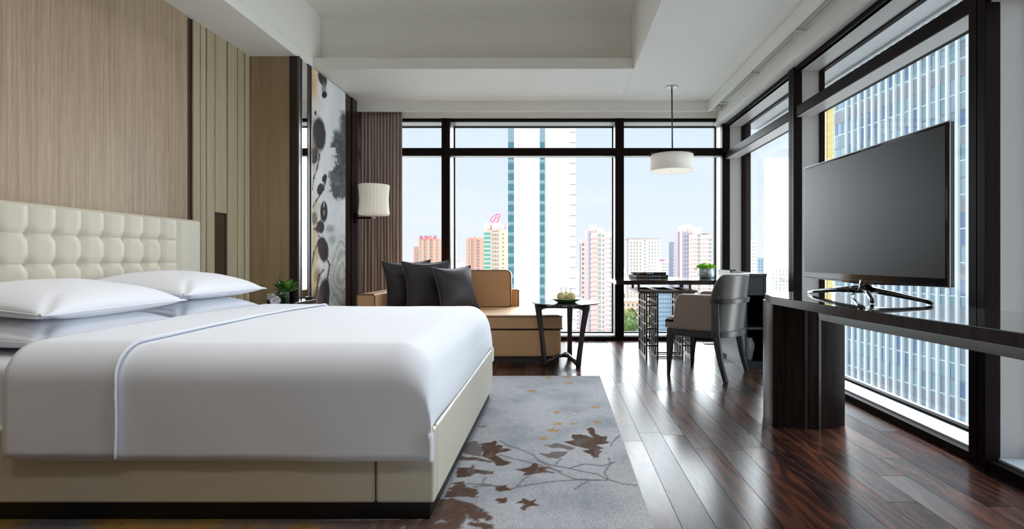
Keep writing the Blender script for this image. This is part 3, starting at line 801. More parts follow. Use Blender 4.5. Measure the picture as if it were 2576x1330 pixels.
# plant in glass cube
gp = P(712, 768, 4.22); gx, gy, gz = gp.x, 4.27, .6285
pt = thing('glass_planter', 'square clear glass vase of green leaves on the nightstand', 'plant', (gx, gy, gz))
m = MB(); h = .050; z1 = gz+.108
for (a, b, c2, d) in ((-h, h, -h, -h+.005), (-h, h, h-.005, h), (-h, -h+.005, -h, h), (h-.005, h, -h, h)): m.box(gx+a, gx+b, gy+c2, gy+d, gz, z1)
m.box(gx-h, gx+h, gy-h, gy+h, gz, gz+.012); m.build('vase', M['clear'], pt)
m = MB(); m.box(gx-.041, gx+.041, gy-.041, gy+.041, gz+.014, gz+.060)
m.cur = 1; m.box(gx-.043, gx+.043, gy-.043, gy+.043, gz+.060, gz+.078)
m.cur = 0; m.box(gx-.041, gx+.041, gy-.041, gy+.041, gz+.078, gz+.086)
m.build('leaf_wrap', [mat('dark_green_wrap', (.03, .11, .015), .4), M['water']], pt)
def leaf(m, base, dirv, L, W, bend=.3, n=5):
    d = Vector(dirv).normalized(); side = d.cross(Vector((0, 0, 1)))
    if side.length < .1: side = Vector((1, 0, 0))
    side.normalize(); up = side.cross(d).normalized()
    vs = []
    for i in range(n+1):
        t = i/n; w_ = W*math.sin(PI*min(1, t*.92+.04))**.8*(1 if t < 1 else .05)
        c_ = Vector(base)+d*L*t-Vector((0, 0, 1))*bend*L*t*t
        vs += [c_-side*w_/2+up*w_*.16, c_, c_+side*w_/2+up*w_*.16]
    fs = []
    for i in range(n):
        a = i*3
        fs += [(a, a+1, a+4, a+3), (a+1, a+2, a+5, a+4)]
    m.add(vs, fs)
rnd = random.Random(3)
m = MB()
for k in range(70):
    a = rnd.uniform(0, 2*PI); el = rnd.uniform(.12, 1.25)
    m.cur = rnd.choice([0, 0, 1])
    base_ = (gx+.035*math.cos(a), gy+.035*math.sin(a), z1-.01+rnd.uniform(0, .045))
    leaf(m, base_, (math.cos(a)*math.cos(el), math.sin(a)*math.cos(el), math.sin(el)), rnd.uniform(.06, .105), rnd.uniform(.024, .036), .15)
m.build('foliage', [M['leaf'], M['leaf2']], pt, smooth=True)
m = MB(); m.lathe([(.03, z1-.025), (.045, z1+.01), (.035, z1+.05), (.01, z1+.06)], gx, gy, 12); m.build('stems', M['leaf'], pt)
# alarm clock
cx_, cy_ = XX(692, 4.16), 4.16
ck = thing('alarm_clock', 'small round silver alarm clock in front of the plant on the nightstand', 'clock', (cx_, cy_, .6285))
def disc(m, cx, cy, cz, r, y0, y1, n=28, tilt=0):
    vs = []
    for yy in (y0, y1):
        for k in range(n):
            a = 2*PI*k/n; vs.append((cx+r*math.cos(a), cy+yy, cz+r*math.sin(a)))
    fs = [tuple(range(n)), tuple(range(2*n-1, n-1, -1))]+[(k, n+k, n+(k+1) % n, (k+1) % n) for k in range(n)]
    m.add(vs, fs)
m = MB()
b = MB(); pts = [(cx_+.036*math.cos(a), cy_, .6285+.042+.036*math.sin(a)) for a in [2*PI*k/32 for k in range(32)]]
b.tube(pts, .006, 8, closed=True, up=(0, 1, 0)); b.build('bezel', M['chrome'], ck, smooth=True)
disc(m, cx_, cy_, .6705, .036, 0, .03); m.build('case', M['silver'], ck)
m = MB(); disc(m, cx_, cy_, .6705, .030, -.003, 0); m.build('dial', M['wfabric'], ck)
m = MB(); m.bar((cx_, cy_-.005, .6705), (cx_+.012, cy_-.005, .683), .0025); m.bar((cx_, cy_-.005, .6705), (cx_-.018, cy_-.005, .676), .002); m.build('hands', M['black'], ck)
m = MB(); m.box(cx_-.02, cx_+.02, cy_-.004, cy_+.03, .6285, .635); m.build('foot', M['silver'], ck)
bx_ = XX(679.5, 4.3)
nb = thing('metal_box', 'small metal box with painted pale reflection, left of the clock on the nightstand', 'box', (bx_, 4.31, .6285))
m = MB(); m.box(bx_-.022, bx_+.022, 4.29, 4.33, .6285, .668); m.build('body', M['black'], nb, bevel=.002)
m = MB(); m.box(bx_-.020, bx_+.020, 4.291, 4.329, .668, .716); m.build('reflection_block', mat('ivory_reflection', (.62, .62, .56), .5), nb, bevel=.002)  # pale block stands in for the white reflection on the metal box
px_ = XX(668, 4.12); m = MB(); m.lathe([(.012, .6285), (.013, .632), (.011, .636)], px_, 4.12, 16)
tag(m.build('metal_button', M['chrome'], org=(px_, 4.12, .6285)), 'tiny round steel button on the nightstand edge left of the clock', 'button')

# ================================================================== CURTAIN, SCONCE
m = MB(); CUX0, CUX1 = -2.375, -1.875
def curt(i, j):
    z = .02+2.77*j; x = CUX0+(CUX1-CUX0)*i
    g = .75+.25*math.sin(i*9+1.3)
    ph = i*2*PI*13+.5*math.sin(i*17)
    amp = .013*g*(1-.25*j)+.004
    y = 6.40+amp*math.sin(ph+.25*math.sin(z*1.5+i*7))+.006*math.sin(z*2.1+i*31)*(1-j)
    pin = .008*math.sin(ph*1.0+1)
    return (x+pin, y, z)
m.grid(curt, 340, 26)
cu = thing('curtain', 'long brown pleated curtain drawn to the left of the back window', 'curtain', (-2.12, 6.4, 0))
m.build('drape', M['curtain'], cu, smooth=True, solid=.003)
m = MB(); m.box(CUX0, CUX1+.01, 6.365, 6.435, 2.765, 2.80); m.build('heading_tape', M['curtain'], cu)

sx_, sy_ = XX(941, 6.15), 6.15
sc_ = thing('wall_lamp', 'wall lamp with waisted ivory ribbed shade in front of the curtain', 'lamp', (XBUMP+.012, 6.2, 1.45))
prof = []
zt, zb = ZZ(465, 6.15)+.0, ZZ(541, 6.15)
for k in range(17):
    t_ = k/16; z = zb+(zt-zb)*t_
    prof.append((.160+.016*(2*t_-1)**2+(.0 if .06 < t_ < .97 else -.008), z))
flt = lambda a: 1+.012*abs(math.cos(a*13))
m = MB(); m.lathe(prof, sx_, sy_, 156, flute=flt, caps=False); m.lathe([(.150, zb-.001), (.02, zb-.006)], sx_, sy_, 48, caps=False)
m.lathe([(.166, zt), (.02, zt-.01)], sx_, sy_, 48, caps=False)
m.build('lamp_shade', M['shade'], sc_, smooth=True, solid=.002)
m = MB(); m.box(sx_-.022, sx_+.022, sy_-.022, sy_+.022, zb-.042, zb-.002); m.build('socket', M['chrome'], sc_, bevel=.002)
m = MB(); m.box(XBUMP+.012, sx_-.02, 6.17, 6.20, zb-.040, zb-.020); m.box(sx_-.03, sx_-.0, 6.14, 6.20, zb-.040, zb-.020); m.build('arm', M['frame'], sc_)
m = MB(); m.box(XBUMP+.010, XBUMP+.03, 6.165, 6.26, zb-.09, zb+.03); m.build('wall_plate', M['frame'], sc_)
m = MB(); m.bar((sx_-.012, sy_-.02, zb-.042), (sx_-.012, sy_-.02, zb-.065), .004); m.build('pull_switch', M['chrome'], sc_)

# ================================================================== SOFA (chaise)
so = thing('chaise_sofa', 'tan leather chaise sofa with dark piping below the back window', 'sofa', (-.9, 5.6, 0))
SX0, SX1, SY0, SY1 = -1.945, .038, 5.10, 6.10
m = MB(); m.box(SX0+.01, SX1-.03, SY0+.03, SY1-.02, .0, .062); m.build('plinth', mat('dark_taupe_plinth', (.05, .04, .038), .5), so)
m = MB(); m.box(SX0+.0, SX1-.012, SY0, SY1, .058, .315); m.build('base', M['tan'], so, bevel=.015, seg=3)
def rbox_grid(m, x0, x1, y0, y1, z0, z1, crown=.02):
    m.box(x0, x1, y0, y1, z0, z1)
m = MB()
def seatfn(i, j):
    x = -1.76+(SX1+1.76)*i; y = SY0+(5.93-SY0+.17)*j
    e = min(i*1.8, (1-i)*1.8, j, 1-j)
    ex = min(1, min((x+1.76), SX1-x, y-SY0+.0, 6.10-y)/.05) if True else 1
    return (x, y, .435+.024*math.sqrt(max(0, 1-(1-max(0, ex))**2))+.016*math.sin(PI*i)*math.sin(PI*j))
m.grid(seatfn, 120, 60); m.box(-1.76, SX1, SY0, 6.10, .328, .436)
m.build('seat_cushion', M['tan'], so, smooth=True, merge=.001, bevel=.01)
def loop(pts, r, name, parent, material=None, closed=True):
    b = MB(); b.tube(pts, r, 8, closed=closed); return b.build(name, material or M['welt'], parent, smooth=True)
def rectloop(x0, x1, y0, y1, z, r=.03, n=5):
    pts = []
    for (cx, cy, a0) in ((x1-r, y0+r, -PI/2), (x1-r, y1-r, 0), (x0+r, y1-r, PI/2), (x0+r, y0+r, PI)):
        for k in range(n+1):
            a = a0+PI/2*k/n; pts.append((cx+r*math.cos(a), cy+r*math.sin(a), z))
    return pts
loop(rectloop(-1.76, SX1+.004, SY0-.004, 6.1, .445, .03), .0045, 'piping', so)
loop(rectloop(-1.76, SX1+.002, SY0-.002, 6.1, .326, .03), .0055, 'piping', so)
# left arm
m = MB(); m.box(SX0, -1.765, SY0+.03, 6.10, .315, .655); m.build('armrest', M['tan'], so, bevel=.022, seg=4)
pts = []
for k in range(5): a = PI-PI/2*k/4; pts.append((SX0+.025+.025*math.cos(a), SY0+.028, .63+.025*math.sin(a)))
for k in range(5): a = PI/2-PI/2*k/4; pts.append((-1.79+.025*math.cos(a), SY0+.028, .63+.025*math.sin(a)))
pts = [(SX0, SY0+.028, .32)]+pts+[(-1.765, SY0+.028, .32)]
loop(pts, .0045, 'piping', so, closed=False)
# back
m = MB(); m.box(-1.766, XX(1305, 5.98), 5.96, 6.12, .315, .655); m.build('back_frame', M['tan'], so, bevel=.015, seg=3)
xb = XX(1305, 5.98)
loop([(xb, 5.962, .34), (xb, 5.962, .64), (xb-.012, 5.962, .652), (-.6, 5.962, .652)], .004, 'piping', so, closed=False)
loop([(xb, 5.962, .645), (xb, 6.118, .645)], .004, 'piping', so, closed=False)
def back_cushion(x0, x1, nm='back_cushion'):
    z0, z1, y0, y1 = .472, .872, 5.80, 5.957
    m = MB(); r = .05; prof = []
    for (cx, cz, a0) in ((x1-r, z0+.02, -PI/2), (x1-r, z1-r, 0), (x0+r, z1-r, PI/2), (x0+r, z0+.02, PI)):
        rr = r if cz > .6 else .02
        cxx = (x1-rr if cx > (x0+x1)/2 else x0+rr); 
        for k in range(5):
            a = a0+PI/2*k/4; prof.append((cxx+rr*math.cos(a), cz+rr*math.sin(a)))
    m.prism(prof, y0, y1, 'y')
    o = m.build(nm, M['tan'], so, bevel=.012, seg=3)
    loop([(p[0], y0+.001, p[1]) for p in prof], .0045, 'piping', o)
    return o
back_cushion(-1.74, -1.13); back_cushion(-1.12, XX(1285, 5.8))

# throw cushions
def throw_cushion(lab, topl, topr, bot, Y, tilt, yaw, size=.46):
    root = thing('throw_cushion', lab, 'cushion', (0, 0, 0), 'charcoal cushions on the sofa')
    a = size/2
    mb = pillow_mb(a, a, .080, .080, n=30, cc=.13, wr=.004, seed=Y, p=2.2, q=.55)
    mb.build('cover', M['cushion'], root, smooth=True, merge=.0005)
    b = MB(); pts = []
    for i in range(96):
        tt = i/96*4; sd = int(tt); f = -1+2*(tt-sd)
        f = math.sin(f*PI/2)
        u, v = [(1, f), (-f, 1), (-1, -f), (f, -1)][sd]
        pts.append((a*u*(1-.13*(1-v*v))*1.005, a*v*(1-.13*(1-u*u))*1.005, 0))
    b.tube(pts, .0042, 6, closed=True); b.build('piping', M['cushwelt'], root, smooth=True)
    return root
def place_cushion(root, x, y, z, lean, yaw, roll):
    # local: x across, y up the face, z = face normal. stand up facing -Y
    R = Matrix.Rotation(yaw, 4, 'Z') @ Matrix.Rotation(PI/2-lean, 4, 'X') @ Matrix.Rotation(roll, 4, 'Z')
    root.matrix_world = Matrix.Translation((x, y, z)) @ R
cu_specs = [('leftmost charcoal cushion on the sofa, beside the armrest', -1.55, 5.54, .728, .30, .55, .03),
            ('middle charcoal cushion in front, overlapping its left neighbour', -1.31, 5.42, .728, .30, .55, .03),
            ('rightmost charcoal cushion on the sofa, nearest the tan back cushion', -1.03, 5.38, .695, .32, .78, .03),
            ]
for k, (lab, x, y, z, lean, yaw, roll) in enumerate(cu_specs):
    sz = (.52, .52, .47)[k]
    r_ = throw_cushion(lab, 0, 0, 0, 1+k*2.7, 0, 0, sz)
    place_cushion(r_, x, y, z+.003, lean, yaw, roll)

# ================================================================== SIDE TABLE
TXc, TYc = .077, 5.05
st_ = thing('side_table', 'round side table with smoked top and three curved dark legs beside the chaise', 'table', (TXc, TYc, 0))
m = MB(); m.lathe([(.30, .573), (.318, .577), (.322, .583), (.318, .588), (.0005, .5885)], TXc, TYc, 72); m.build('tabletop', M['tabletop'], st_, smooth=False)
feet = [(-.125, 4.945), (.185, 4.885), (.115, 5.33)]
tops = [(-.185, 4.93), (.258, 4.87), (.117, 5.31)]
hub = Vector((.06, 5.06, .085))
for k, ((fx, fy), (tx, ty_)) in enumerate(zip(feet, tops)):
    m = MB()
    m.tube([(fx, fy, .0), (fx, fy, .02), (fx+(tx-fx)*.12, fy+(ty_-fy)*.12, .10), (fx+(tx-fx)*.5, fy+(ty_-fy)*.5, .32), (tx, ty_, .555), (tx, ty_, .574)],
           [.024, .031, .029, .028, .036, .040], 12, sx=.85)
    m.build('leg', M['tablewood'], st_, smooth=True)
    m = MB()
    m.tube([(fx, fy, .030), (fx+(hub.x-fx)*.35, fy+(hub.y-fy)*.35, .055), (fx+(hub.x-fx)*.7, fy+(hub.y-fy)*.7, .085), tuple(hub)], [.024, .020, .020, .022], 10)
    m.build('stretcher', M['tablewood'], st_, smooth=True)
c3 = Vector((TXc, TYc, .556))
for a, b_ in ((0, 1), (1, 2), (2, 0)):
    m = MB(); p = Vector((*tops[a], .556)); q = Vector((*tops[b_], .556)); 
    pts = []
    for k in range(13):
        f = k/12; drop = .05*(abs(2*f-1)**8)
        pts.append(tuple(p+(q-p)*f-Vector((0, 0, drop*.5))))
    m.tube(pts, [.014+.020*(abs(2*k/12-1)**6) for k in range(13)], 10); m.build('rail', M['tablewood'], st_, smooth=True)
# fruit plate
pX, pY = XX(1425, 5.05), 5.03
pltp = thing('fruit_plate', 'oval green glazed dish on the round side table', 'dish', (pX, pY, .589))
m = MB(); z0 = .5892
m.lathe([(.085, z0), (.090, z0+.004), (.125, z0+.016), (.148, z0+.030), (.150, z0+.033), (.146, z0+.033), (.115, z0+.018), (.06, z0+.010), (.001, z0+.009)], pX, pY, 56)
m.build('dish', M['plate'], pltp, smooth=True)
m = MB(); m.lathe([(.146, z0+.0333), (.1505, z0+.0328), (.152, z0+.0355), (.147, z0+.036)], pX, pY, 56); m.build('rim', mat('pale_green_rim', (.30, .36, .22), .25), pltp, smooth=True)
pear_prof = [(.001, 0), (.014, .001), (.028, .008), (.037, .022), (.039, .036), (.035, .052), (.026, .064), (.014, .071), (.006, .0715), (.001, .069)]
proto = None
for k, (dx, dy, lab, tl) in enumerate([(-.048, -.035, 'pale yellow pear at the left of the green dish, stem upright', (.0, .0)), (.045, -.035, 'pale yellow pear at the right of the green dish, stem bent left', (.0, -.15)), (.0, .048, 'pale yellow pear at the back of the green dish, behind the other two', (.0, .1))]):
    if proto is None:
        r_ = thing('pear', lab, 'pear', (0, 0, 0), 'pears on the green dish')
        m = MB(); m.lathe(pear_prof, n=28); m.build('flesh', M['pear'], r_, smooth=True)
        m = MB(); m.tube([(0, 0, .068), (.001, 0, .080), (-.003, 0, .092), (-.004, 0, .105)], [.0022, .0018, .0018, .003], 6); m.build('stalk', M['stem'], r_, smooth=True)
        proto = r_
    else:
        r_ = copy_tree(proto); r_['label'] = lab
    r_.scale = (1.12, 1.12, 1.18); r_.location = (pX+dx, pY+dy, z0+.0125); r_.rotation_euler = (0, tl[1], k*1.1)

# ================================================================== DESK
dk = thing('writing_desk', 'dark glossy writing desk on geometric metal lattice legs by the corner window', 'desk', (1.2, 5.9, 0))
DZ = .777
poly = [(.592, 5.42), (1.700, 5.42), (1.700, 5.66), (1.955, 5.66), (1.955, 6.44), (.592, 6.44)]
m = MB(); m.prism(poly, DZ-.004, DZ, 'z'); m.build('glass_surface', M['desktop'], dk)
m = MB(); m.prism(poly, .734, DZ-.004, 'z'); m.build('desktop', M['desktopedge'], dk, bevel=.002, seg=1)
m = MB(); m.box(.590, .594, 5.422, 6.438, .736, DZ-.002); m.build('lit_end', M['silver'], dk)  # bright steel strip stands in for light falling on the desk end
# tray under the top
TZ0, TZ1 = .660, .680; tx0, tx1, ty0, ty1 = .80, 1.395, 5.33, 6.0
m = MB()
m.box(tx0, tx1, ty0, ty0+.07, TZ0, TZ1); m.box(tx0, tx1, ty1-.07, ty1, TZ0, TZ1)
for a, b_ in ((tx0, tx0+.05), (.98, 1.03), (1.19, 1.24), (tx1-.05, tx1)): m.box(a, b_, ty0+.07, ty1-.07, TZ0, TZ1)
m.box(tx0+.02, tx1-.02, ty0+.03, ty1-.03, TZ0-.012, TZ0-.001)
m.build('under_tray', M['gun'], dk, bevel=.0015, seg=1)
for (x, y) in ((.83, 5.50), (.83, 5.93), (1.36, 5.50), (1.36, 5.93)):
    m = MB(); m.box(x-.012, x+.012, y-.012, y+.012, TZ1, .734); m.build('spacer', M['gun'], dk)
def lattice(x, seed):
    m = MB(); rr = random.Random(seed); b = .011; y0, y1, z0, z1 = 5.335, 5.80, .0, TZ0-.012
    ysx = [y0, y0+.12, y0+.23, y0+.34, y1]
    for y in ysx: m.box(x-b/1.3, x+b/1.3, y-b, y+b, z0, z1)
    for y in (y0+.175, y0+.285): m.box(x-b/2, x+b/2, y-b/2, y+b/2, z0, z1)
    for z in (.011, .13, .50, .56): m.box(x-b/1.4, x+b/1.4, y0, y1, z-b*.8, z+b*.8)
    for (i, j, z) in ((0, 2, .34), (2, 4, .26), (1, 3, .42), (3, 4, .38), (0, 1, .22)):
        m.box(x-b/1.4, x+b/1.4, ysx[i], ysx[j], z-b*.7, z+b*.7)
    return m.build('lattice_panel', M['gun'], dk)
for k, x in enumerate((.885, .995, 1.245, 1.355)): lattice(x, k)
for (xa, xb_) in ((.885, .995), (1.245, 1.355)):
    for y in (5.335, 5.80):
        for z in (.30, .53, .62, .13):
            m = MB(); m.box(xa, xb_, y-.008, y+.008, z-.008, z+.008); m.build('cross_bar', M['gun'], dk)
for y_ in (5.36, 5.60):
    m = MB(); m.box(1.0, 1.24, y_, y_+.02, .004, .018); m.build('floor_bar', M['gun'], dk)
for x in (1.905, 1.47):
    m = MB(); m.box(x-.02, x+.02, 6.33, 6.37, 0, .734); m.build('leg', M['gun'], dk)

# cabinet at the desk end
cb = thing('bookcase_cabinet', 'narrow charcoal open cabinet with one shelf at the right end of the desk', 'cabinet', (1.8, 5.1, 0))
a0, a1, b0, b1, ct = 1.703, 1.898, 4.855, 5.40, .862
m = MB(); m.box(a0, a0+.02, b0+.002, b1+.24, .03, ct); m.box(a1-.022, a1, b0, b1+.24, .03, ct)
m.build('side_panel', M['cab'], cb, bevel=.0015, seg=1)
m = MB(); m.box(a0+.02, a1-.022, b0+.004, b1+.24, .665, ct-.03); m.build('front_panel', M['cab'], cb)
m = MB(); m.box(a0-.002, a1+.003, b0-.003, b1+.24, ct-.028, ct); m.build('top', M['cab'], cb, bevel=.002)
m = MB(); m.box(a0+.02, a1-.022, b1-.02, b1, .06, .665); m.build('back_panel', M['cabin'], cb)
m = MB(); m.box(a0+.019, a0+.021, b0+.01, b1-.02, .06, .665); m.box(a1-.0235, a1-.0215, b0+.01, b1-.02, .06, .665); m.build('lining', M['cabin'], cb)
m = MB(); m.box(a0+.02, a1-.022, b0+.008, b1-.02, .352, .372); m.build('shelf', M['cab'], cb)
m = MB(); m.box(a0+.005, a1-.026, b0+.006, b1-.0, .0, .058); m.build('plinth', M['cab'], cb)
m = MB(); m.box(a0-.012, a0+.17, 5.24, 5.63, ct+.0, ct+.006); m.box(a0-.012, a0+.004, 5.24, 5.63, ct+.006, ct+.02); m.box(a0-.012, a0+.17, 5.62, 5.63, ct+.006, ct+.02)
tag(m.build('desk_tray', M['leather_d'], org=(1.78, 5.45, ct)), 'flat dark stationery tray lying on top of the charcoal cabinet', 'tray')
vx, vy = 1.780, 4.985
va = thing('vase', 'white celadon vase on the lowest shelf of the charcoal cabinet', 'vase', (vx, vy, .0585))
m = MB(); m.lathe([(.034, .0585), (.036, .064), (.044, .11), (.055, .16), (.058, .19), (.050, .225), (.036, .245), (.034, .256), (.037, .262), (.031, .262), (.030, .24), (.045, .2), (.03, .07), (.001, .068)], vx, vy, 40)
m.build('vase_body', M['vase'], va, smooth=True)

# books
def book(name, lab, x0, x1, y0, y1, z0, z1, cov, strips):
    r_ = thing(name, lab, 'book', ((x0+x1)/2, (y0+y1)/2, z0), 'books on the desk')
    m = MB(); m.box(x0, x1, y0, y1, z0, z0+.004); m.box(x0, x1, y0, y1, z1-.004, z1); m.box(x0, x1, y0, y0+.004, z0, z1); m.build('cover', cov, r_, bevel=.001, seg=1)
    m = MB(); m.box(x0+.006, x1-.006, y0+.004, y1-.006, z0+.004, z1-.004); m.build('pages', M['paper'], r_)
    for (f0, f1, g0, g1, mt) in strips:
        m = MB(); W = x1-x0; Hh = z1-z0
        m.box(x0+W*f0, x0+W*f1, y0-.0012, y0+.001, z0+Hh*g0, z0+Hh*g1); m.build('spine_print', mt, r_)
    return r_
bz = DZ+.0005
bY = 6.12
w0, w1 = XX(1589, bY), XX(1681, bY)
dash = [(.49+.075*k, .49+.075*k+.045, .42, .62, M['print']) for k in range(3)]+[(.72, .80, .42, .62, M['print']), (.84, .97, .40, .62, M['printb']), (.15, .44, .30, .75, M['printb']), (.01, .13, .12, .9, M['paper'])]
book('book', 'thick dark grey art book with brown lettering, under a thinner black one', w0, w1, bY, bY+.28, bz, bz+.036, M['book2'], dash)
dash2 = [(.385+.03*k, .385+.03*k+.022, .35, .68, M['print']) for k in range(8)]+[(.06, .28, .62, .72, M['print']), (.06, .18, .28, .36, M['print'])]
book('book', 'thin black book with white lettering, top of the desk stack', XX(1594.5, bY), XX(1676, bY), bY+.012, bY+.27, bz+.0365, bz+.066, M['book1'], dash2)
# paper/grey book behind
book('book', 'pale grey book sticking out behind the dark books on the desk', XX(1583, 6.2), XX(1600, 6.2)+.25, 6.145+.01, 6.41, bz+.0665, bz+.072, M['paper'], []) if False else None

# round pot with moss
qx, qy = XX(1777, 6.12), 6.12
mp_ = thing('desk_planter', 'silver white round pot of lime green moss on the desk', 'plant', (qx, qy, DZ))
m = MB(); m.lathe([(.082, DZ+.0006), (.086, DZ+.008), (.093, DZ+.02), (.0935, DZ+.112), (.089, DZ+.113), (.087, DZ+.095), (.001, DZ+.092)], qx, qy, 48); m.build('pot', M['pot'], mp_, smooth=True)
m = MB(); rnd = random.Random(11)
for k in range(330):
    a = rnd.uniform(0, 2*PI); rr = .108*math.sqrt(rnd.random()); hgt = .055*(1-(rr/.13)**2)
    x = qx+rr*math.cos(a); y = qy+rr*math.sin(a); z = DZ+.108+hgt*rnd.uniform(.3, 1)
    for q in range(3):
        leaf(m, (x, y, z), (rnd.uniform(-1, 1), rnd.uniform(-1, 1), rnd.uniform(.3, 1.4)), rnd.uniform(.012, .024), .012, .1, 3)
for k in range(14): leaf(m, (qx-.10-rnd.random()*.02, qy-.02+rnd.random()*.04, DZ+.105), (-1, rnd.uniform(-1, 1), rnd.uniform(-.6, .4)), .03, .012, .2, 3)
m.build('moss', M['moss'], mp_)
m = MB(); m.lathe([(.09, DZ+.095), (.095, DZ+.115), (.075, DZ+.14), (.03, DZ+.155), (.001, DZ+.157)], qx, qy, 24); m.build('soil_mound', M['moss'], mp_, smooth=True)

# small floor bar under the desk
m = MB(); m.box(XX(1773, 6.2), XX(1800, 6.2), 6.22, 6.28, .0, .010)
tag(m.build('floor_plate', M['gun'], org=(1.75, 6.25, 0)), 'thin black metal plate lying on the floor behind the armchair', 'floor plate')

# ================================================================== ARMCHAIR
ch = thing('armchair', 'taupe leather tub armchair with curved grey wood back facing the desk', 'chair', (0, 0, 0))
# local: +x front, +y towards the viewer side arm
def U_out(s):       # back arc s in -1..1 -> (x,y)
    y = .285*math.sin(s*PI/2); x = -.17-.145*math.cos(s*PI/2); return x, y
m = MB()
def seatpad(i, j):
    x = -.20+.445*i; y = -.285+.57*j
    if x < .17: y = max(-.232, min(.232, y))
    if i > .5:
        y *= 1-.05*(i-.5)
    e = min(1, min(x+.20, .245-x, y+.285, .285-y)/.06)
    return (x, y, .455+.05*math.sqrt(max(0, 1-(1-max(0, e))**2))+.012*math.sin(PI*i)*math.sin(PI*j))
m.grid(seatpad, 60, 40); m.box(-.20, .17, -.232, .232, .405, .457); m.box(.168, .242, -.278, .278, .408, .457)
m.build('seat_cushion', M['taupe'], ch, smooth=True, merge=.001, bevel=.012)
for sg in (1, -1):
    # arm pad: side profile polygon in x-z
    prof = []
    for k in range(7):
        a = 0+PI/2*k/6; prof.append((.085+.060*math.cos(a), .628+.072*math.sin(a)))
    prof += [(-.185, .700), (-.185, .405), (.172, .405), (.160, .55)]
    m = MB(); y0, y1 = (.225, .292) if sg > 0 else (-.292, -.225)
    m.prism(prof, y0, y1, 'y'); o = m.build('armrest', M['taupe'], ch, bevel=.016, seg=4)
    yy = .290*sg
    b = MB(); b.tube([(-.178, yy, .41), (-.178, yy, .69), (-.17, yy, .696)], .003, 6); b.build('stitched_edge', M['taupewelt'], o, smooth=True)
    b = MB(); b.tube([(-.18, yy, .408), (.17, yy, .408)], .0025, 6); b.build('stitched_edge', M['taupewelt'], o, smooth=True)
# curved back: inner upholstery and outer shell
def back_top(s):
    return .872-.175*max(0, abs(s)-.66)**2/.1156*.9 if abs(s) > .66 else .872
def back_mb(r0, r1, zb_, dz, n=44, lean=.05):
    m = MB(); vs = []; 
    def pt(s, r, z):
        y = r*math.sin(s*PI/2); x = -.17-(r*.52)*math.cos(s*PI/2)
        x -= lean*((z-.4)/.47)*math.cos(s*PI/2)
        return (x, y, z)
    K = 8
    for i in range(n+1):
        s = -1+2*i/n; zt_ = back_top(s)+dz
        ring = [pt(s, r1, zb_+(zt_-zb_)*k/K) for k in range(K+1)]+[pt(s, r0, zb_+(zt_-zb_)*(K-k)/K) for k in range(K+1)]
        vs += ring
    R_ = 2*(K+1); fs = []
    for i in range(n):
        for k in range(R_):
            k2 = (k+1) % R_; fs.append((i*R_+k, i*R_+k2, (i+1)*R_+k2, (i+1)*R_+k))
    fs.append(tuple(range(R_))); fs.append(tuple(range(n*R_+R_-1, n*R_-1, -1)))
    m.add(vs, fs); return m
back_mb(.225, .279, .42, 0).build('backrest', M['taupe'], ch, bevel=.014, seg=4)
sh = back_mb(.281, .296, .385, -.014).build('back_shell', M['greywood'], ch, bevel=.004, seg=2)
def band(z0, z1, r1, lean=.05, smax=1.0, n=40):
    m = MB(); vs = []
    for i in range(n+1):
        s = (-1+2*i/n)*smax
        for (r, z) in ((r1, z0), (r1, z1), (.290, z1), (.290, z0)):
            y = r*math.sin(s*PI/2); x = -.17-(r*.52+.004)*math.cos(s*PI/2)-lean*((z-.4)/.47)*math.cos(s*PI/2)
            if r == r1: x -= (r1-.290)*.5*math.cos(s*PI/2)
            vs.append((x, y, z))
    fs = []
    for i in range(n):
        for k in range(4): fs.append((i*4+k, i*4+(k+1) % 4, (i+1)*4+(k+1) % 4, (i+1)*4+k))
    fs.append((0, 1, 2, 3)); fs.append((n*4+3, n*4+2, n*4+1, n*4))
    m.add(vs, fs); return m
band(.632, .668, .312).build('back_band', M['greyframe'], ch, bevel=.002, seg=1)
band(.355, .402, .305).build('back_band', M['greyframe'], ch, bevel=.002, seg=1)
# welt on top of back
pts = []
for i in range(61):
    s = -1+2*i/60; z = back_top(s)-.004; r = .281
    pts.append((-.17-(r*.52)*math.cos(s*PI/2)-.05*((z-.4)/.47)*math.cos(s*PI/2), r*math.sin(s*PI/2), z))
b = MB(); b.tube(pts, .0045, 6); b.build('stitched_edge', M['taupewelt'], ch, smooth=True)
# seat apron
m = MB(); m.box(-.19, .225, -.285, .285, .345, .405); m.build('seat_frame', M['chairblack'], ch, bevel=.006)
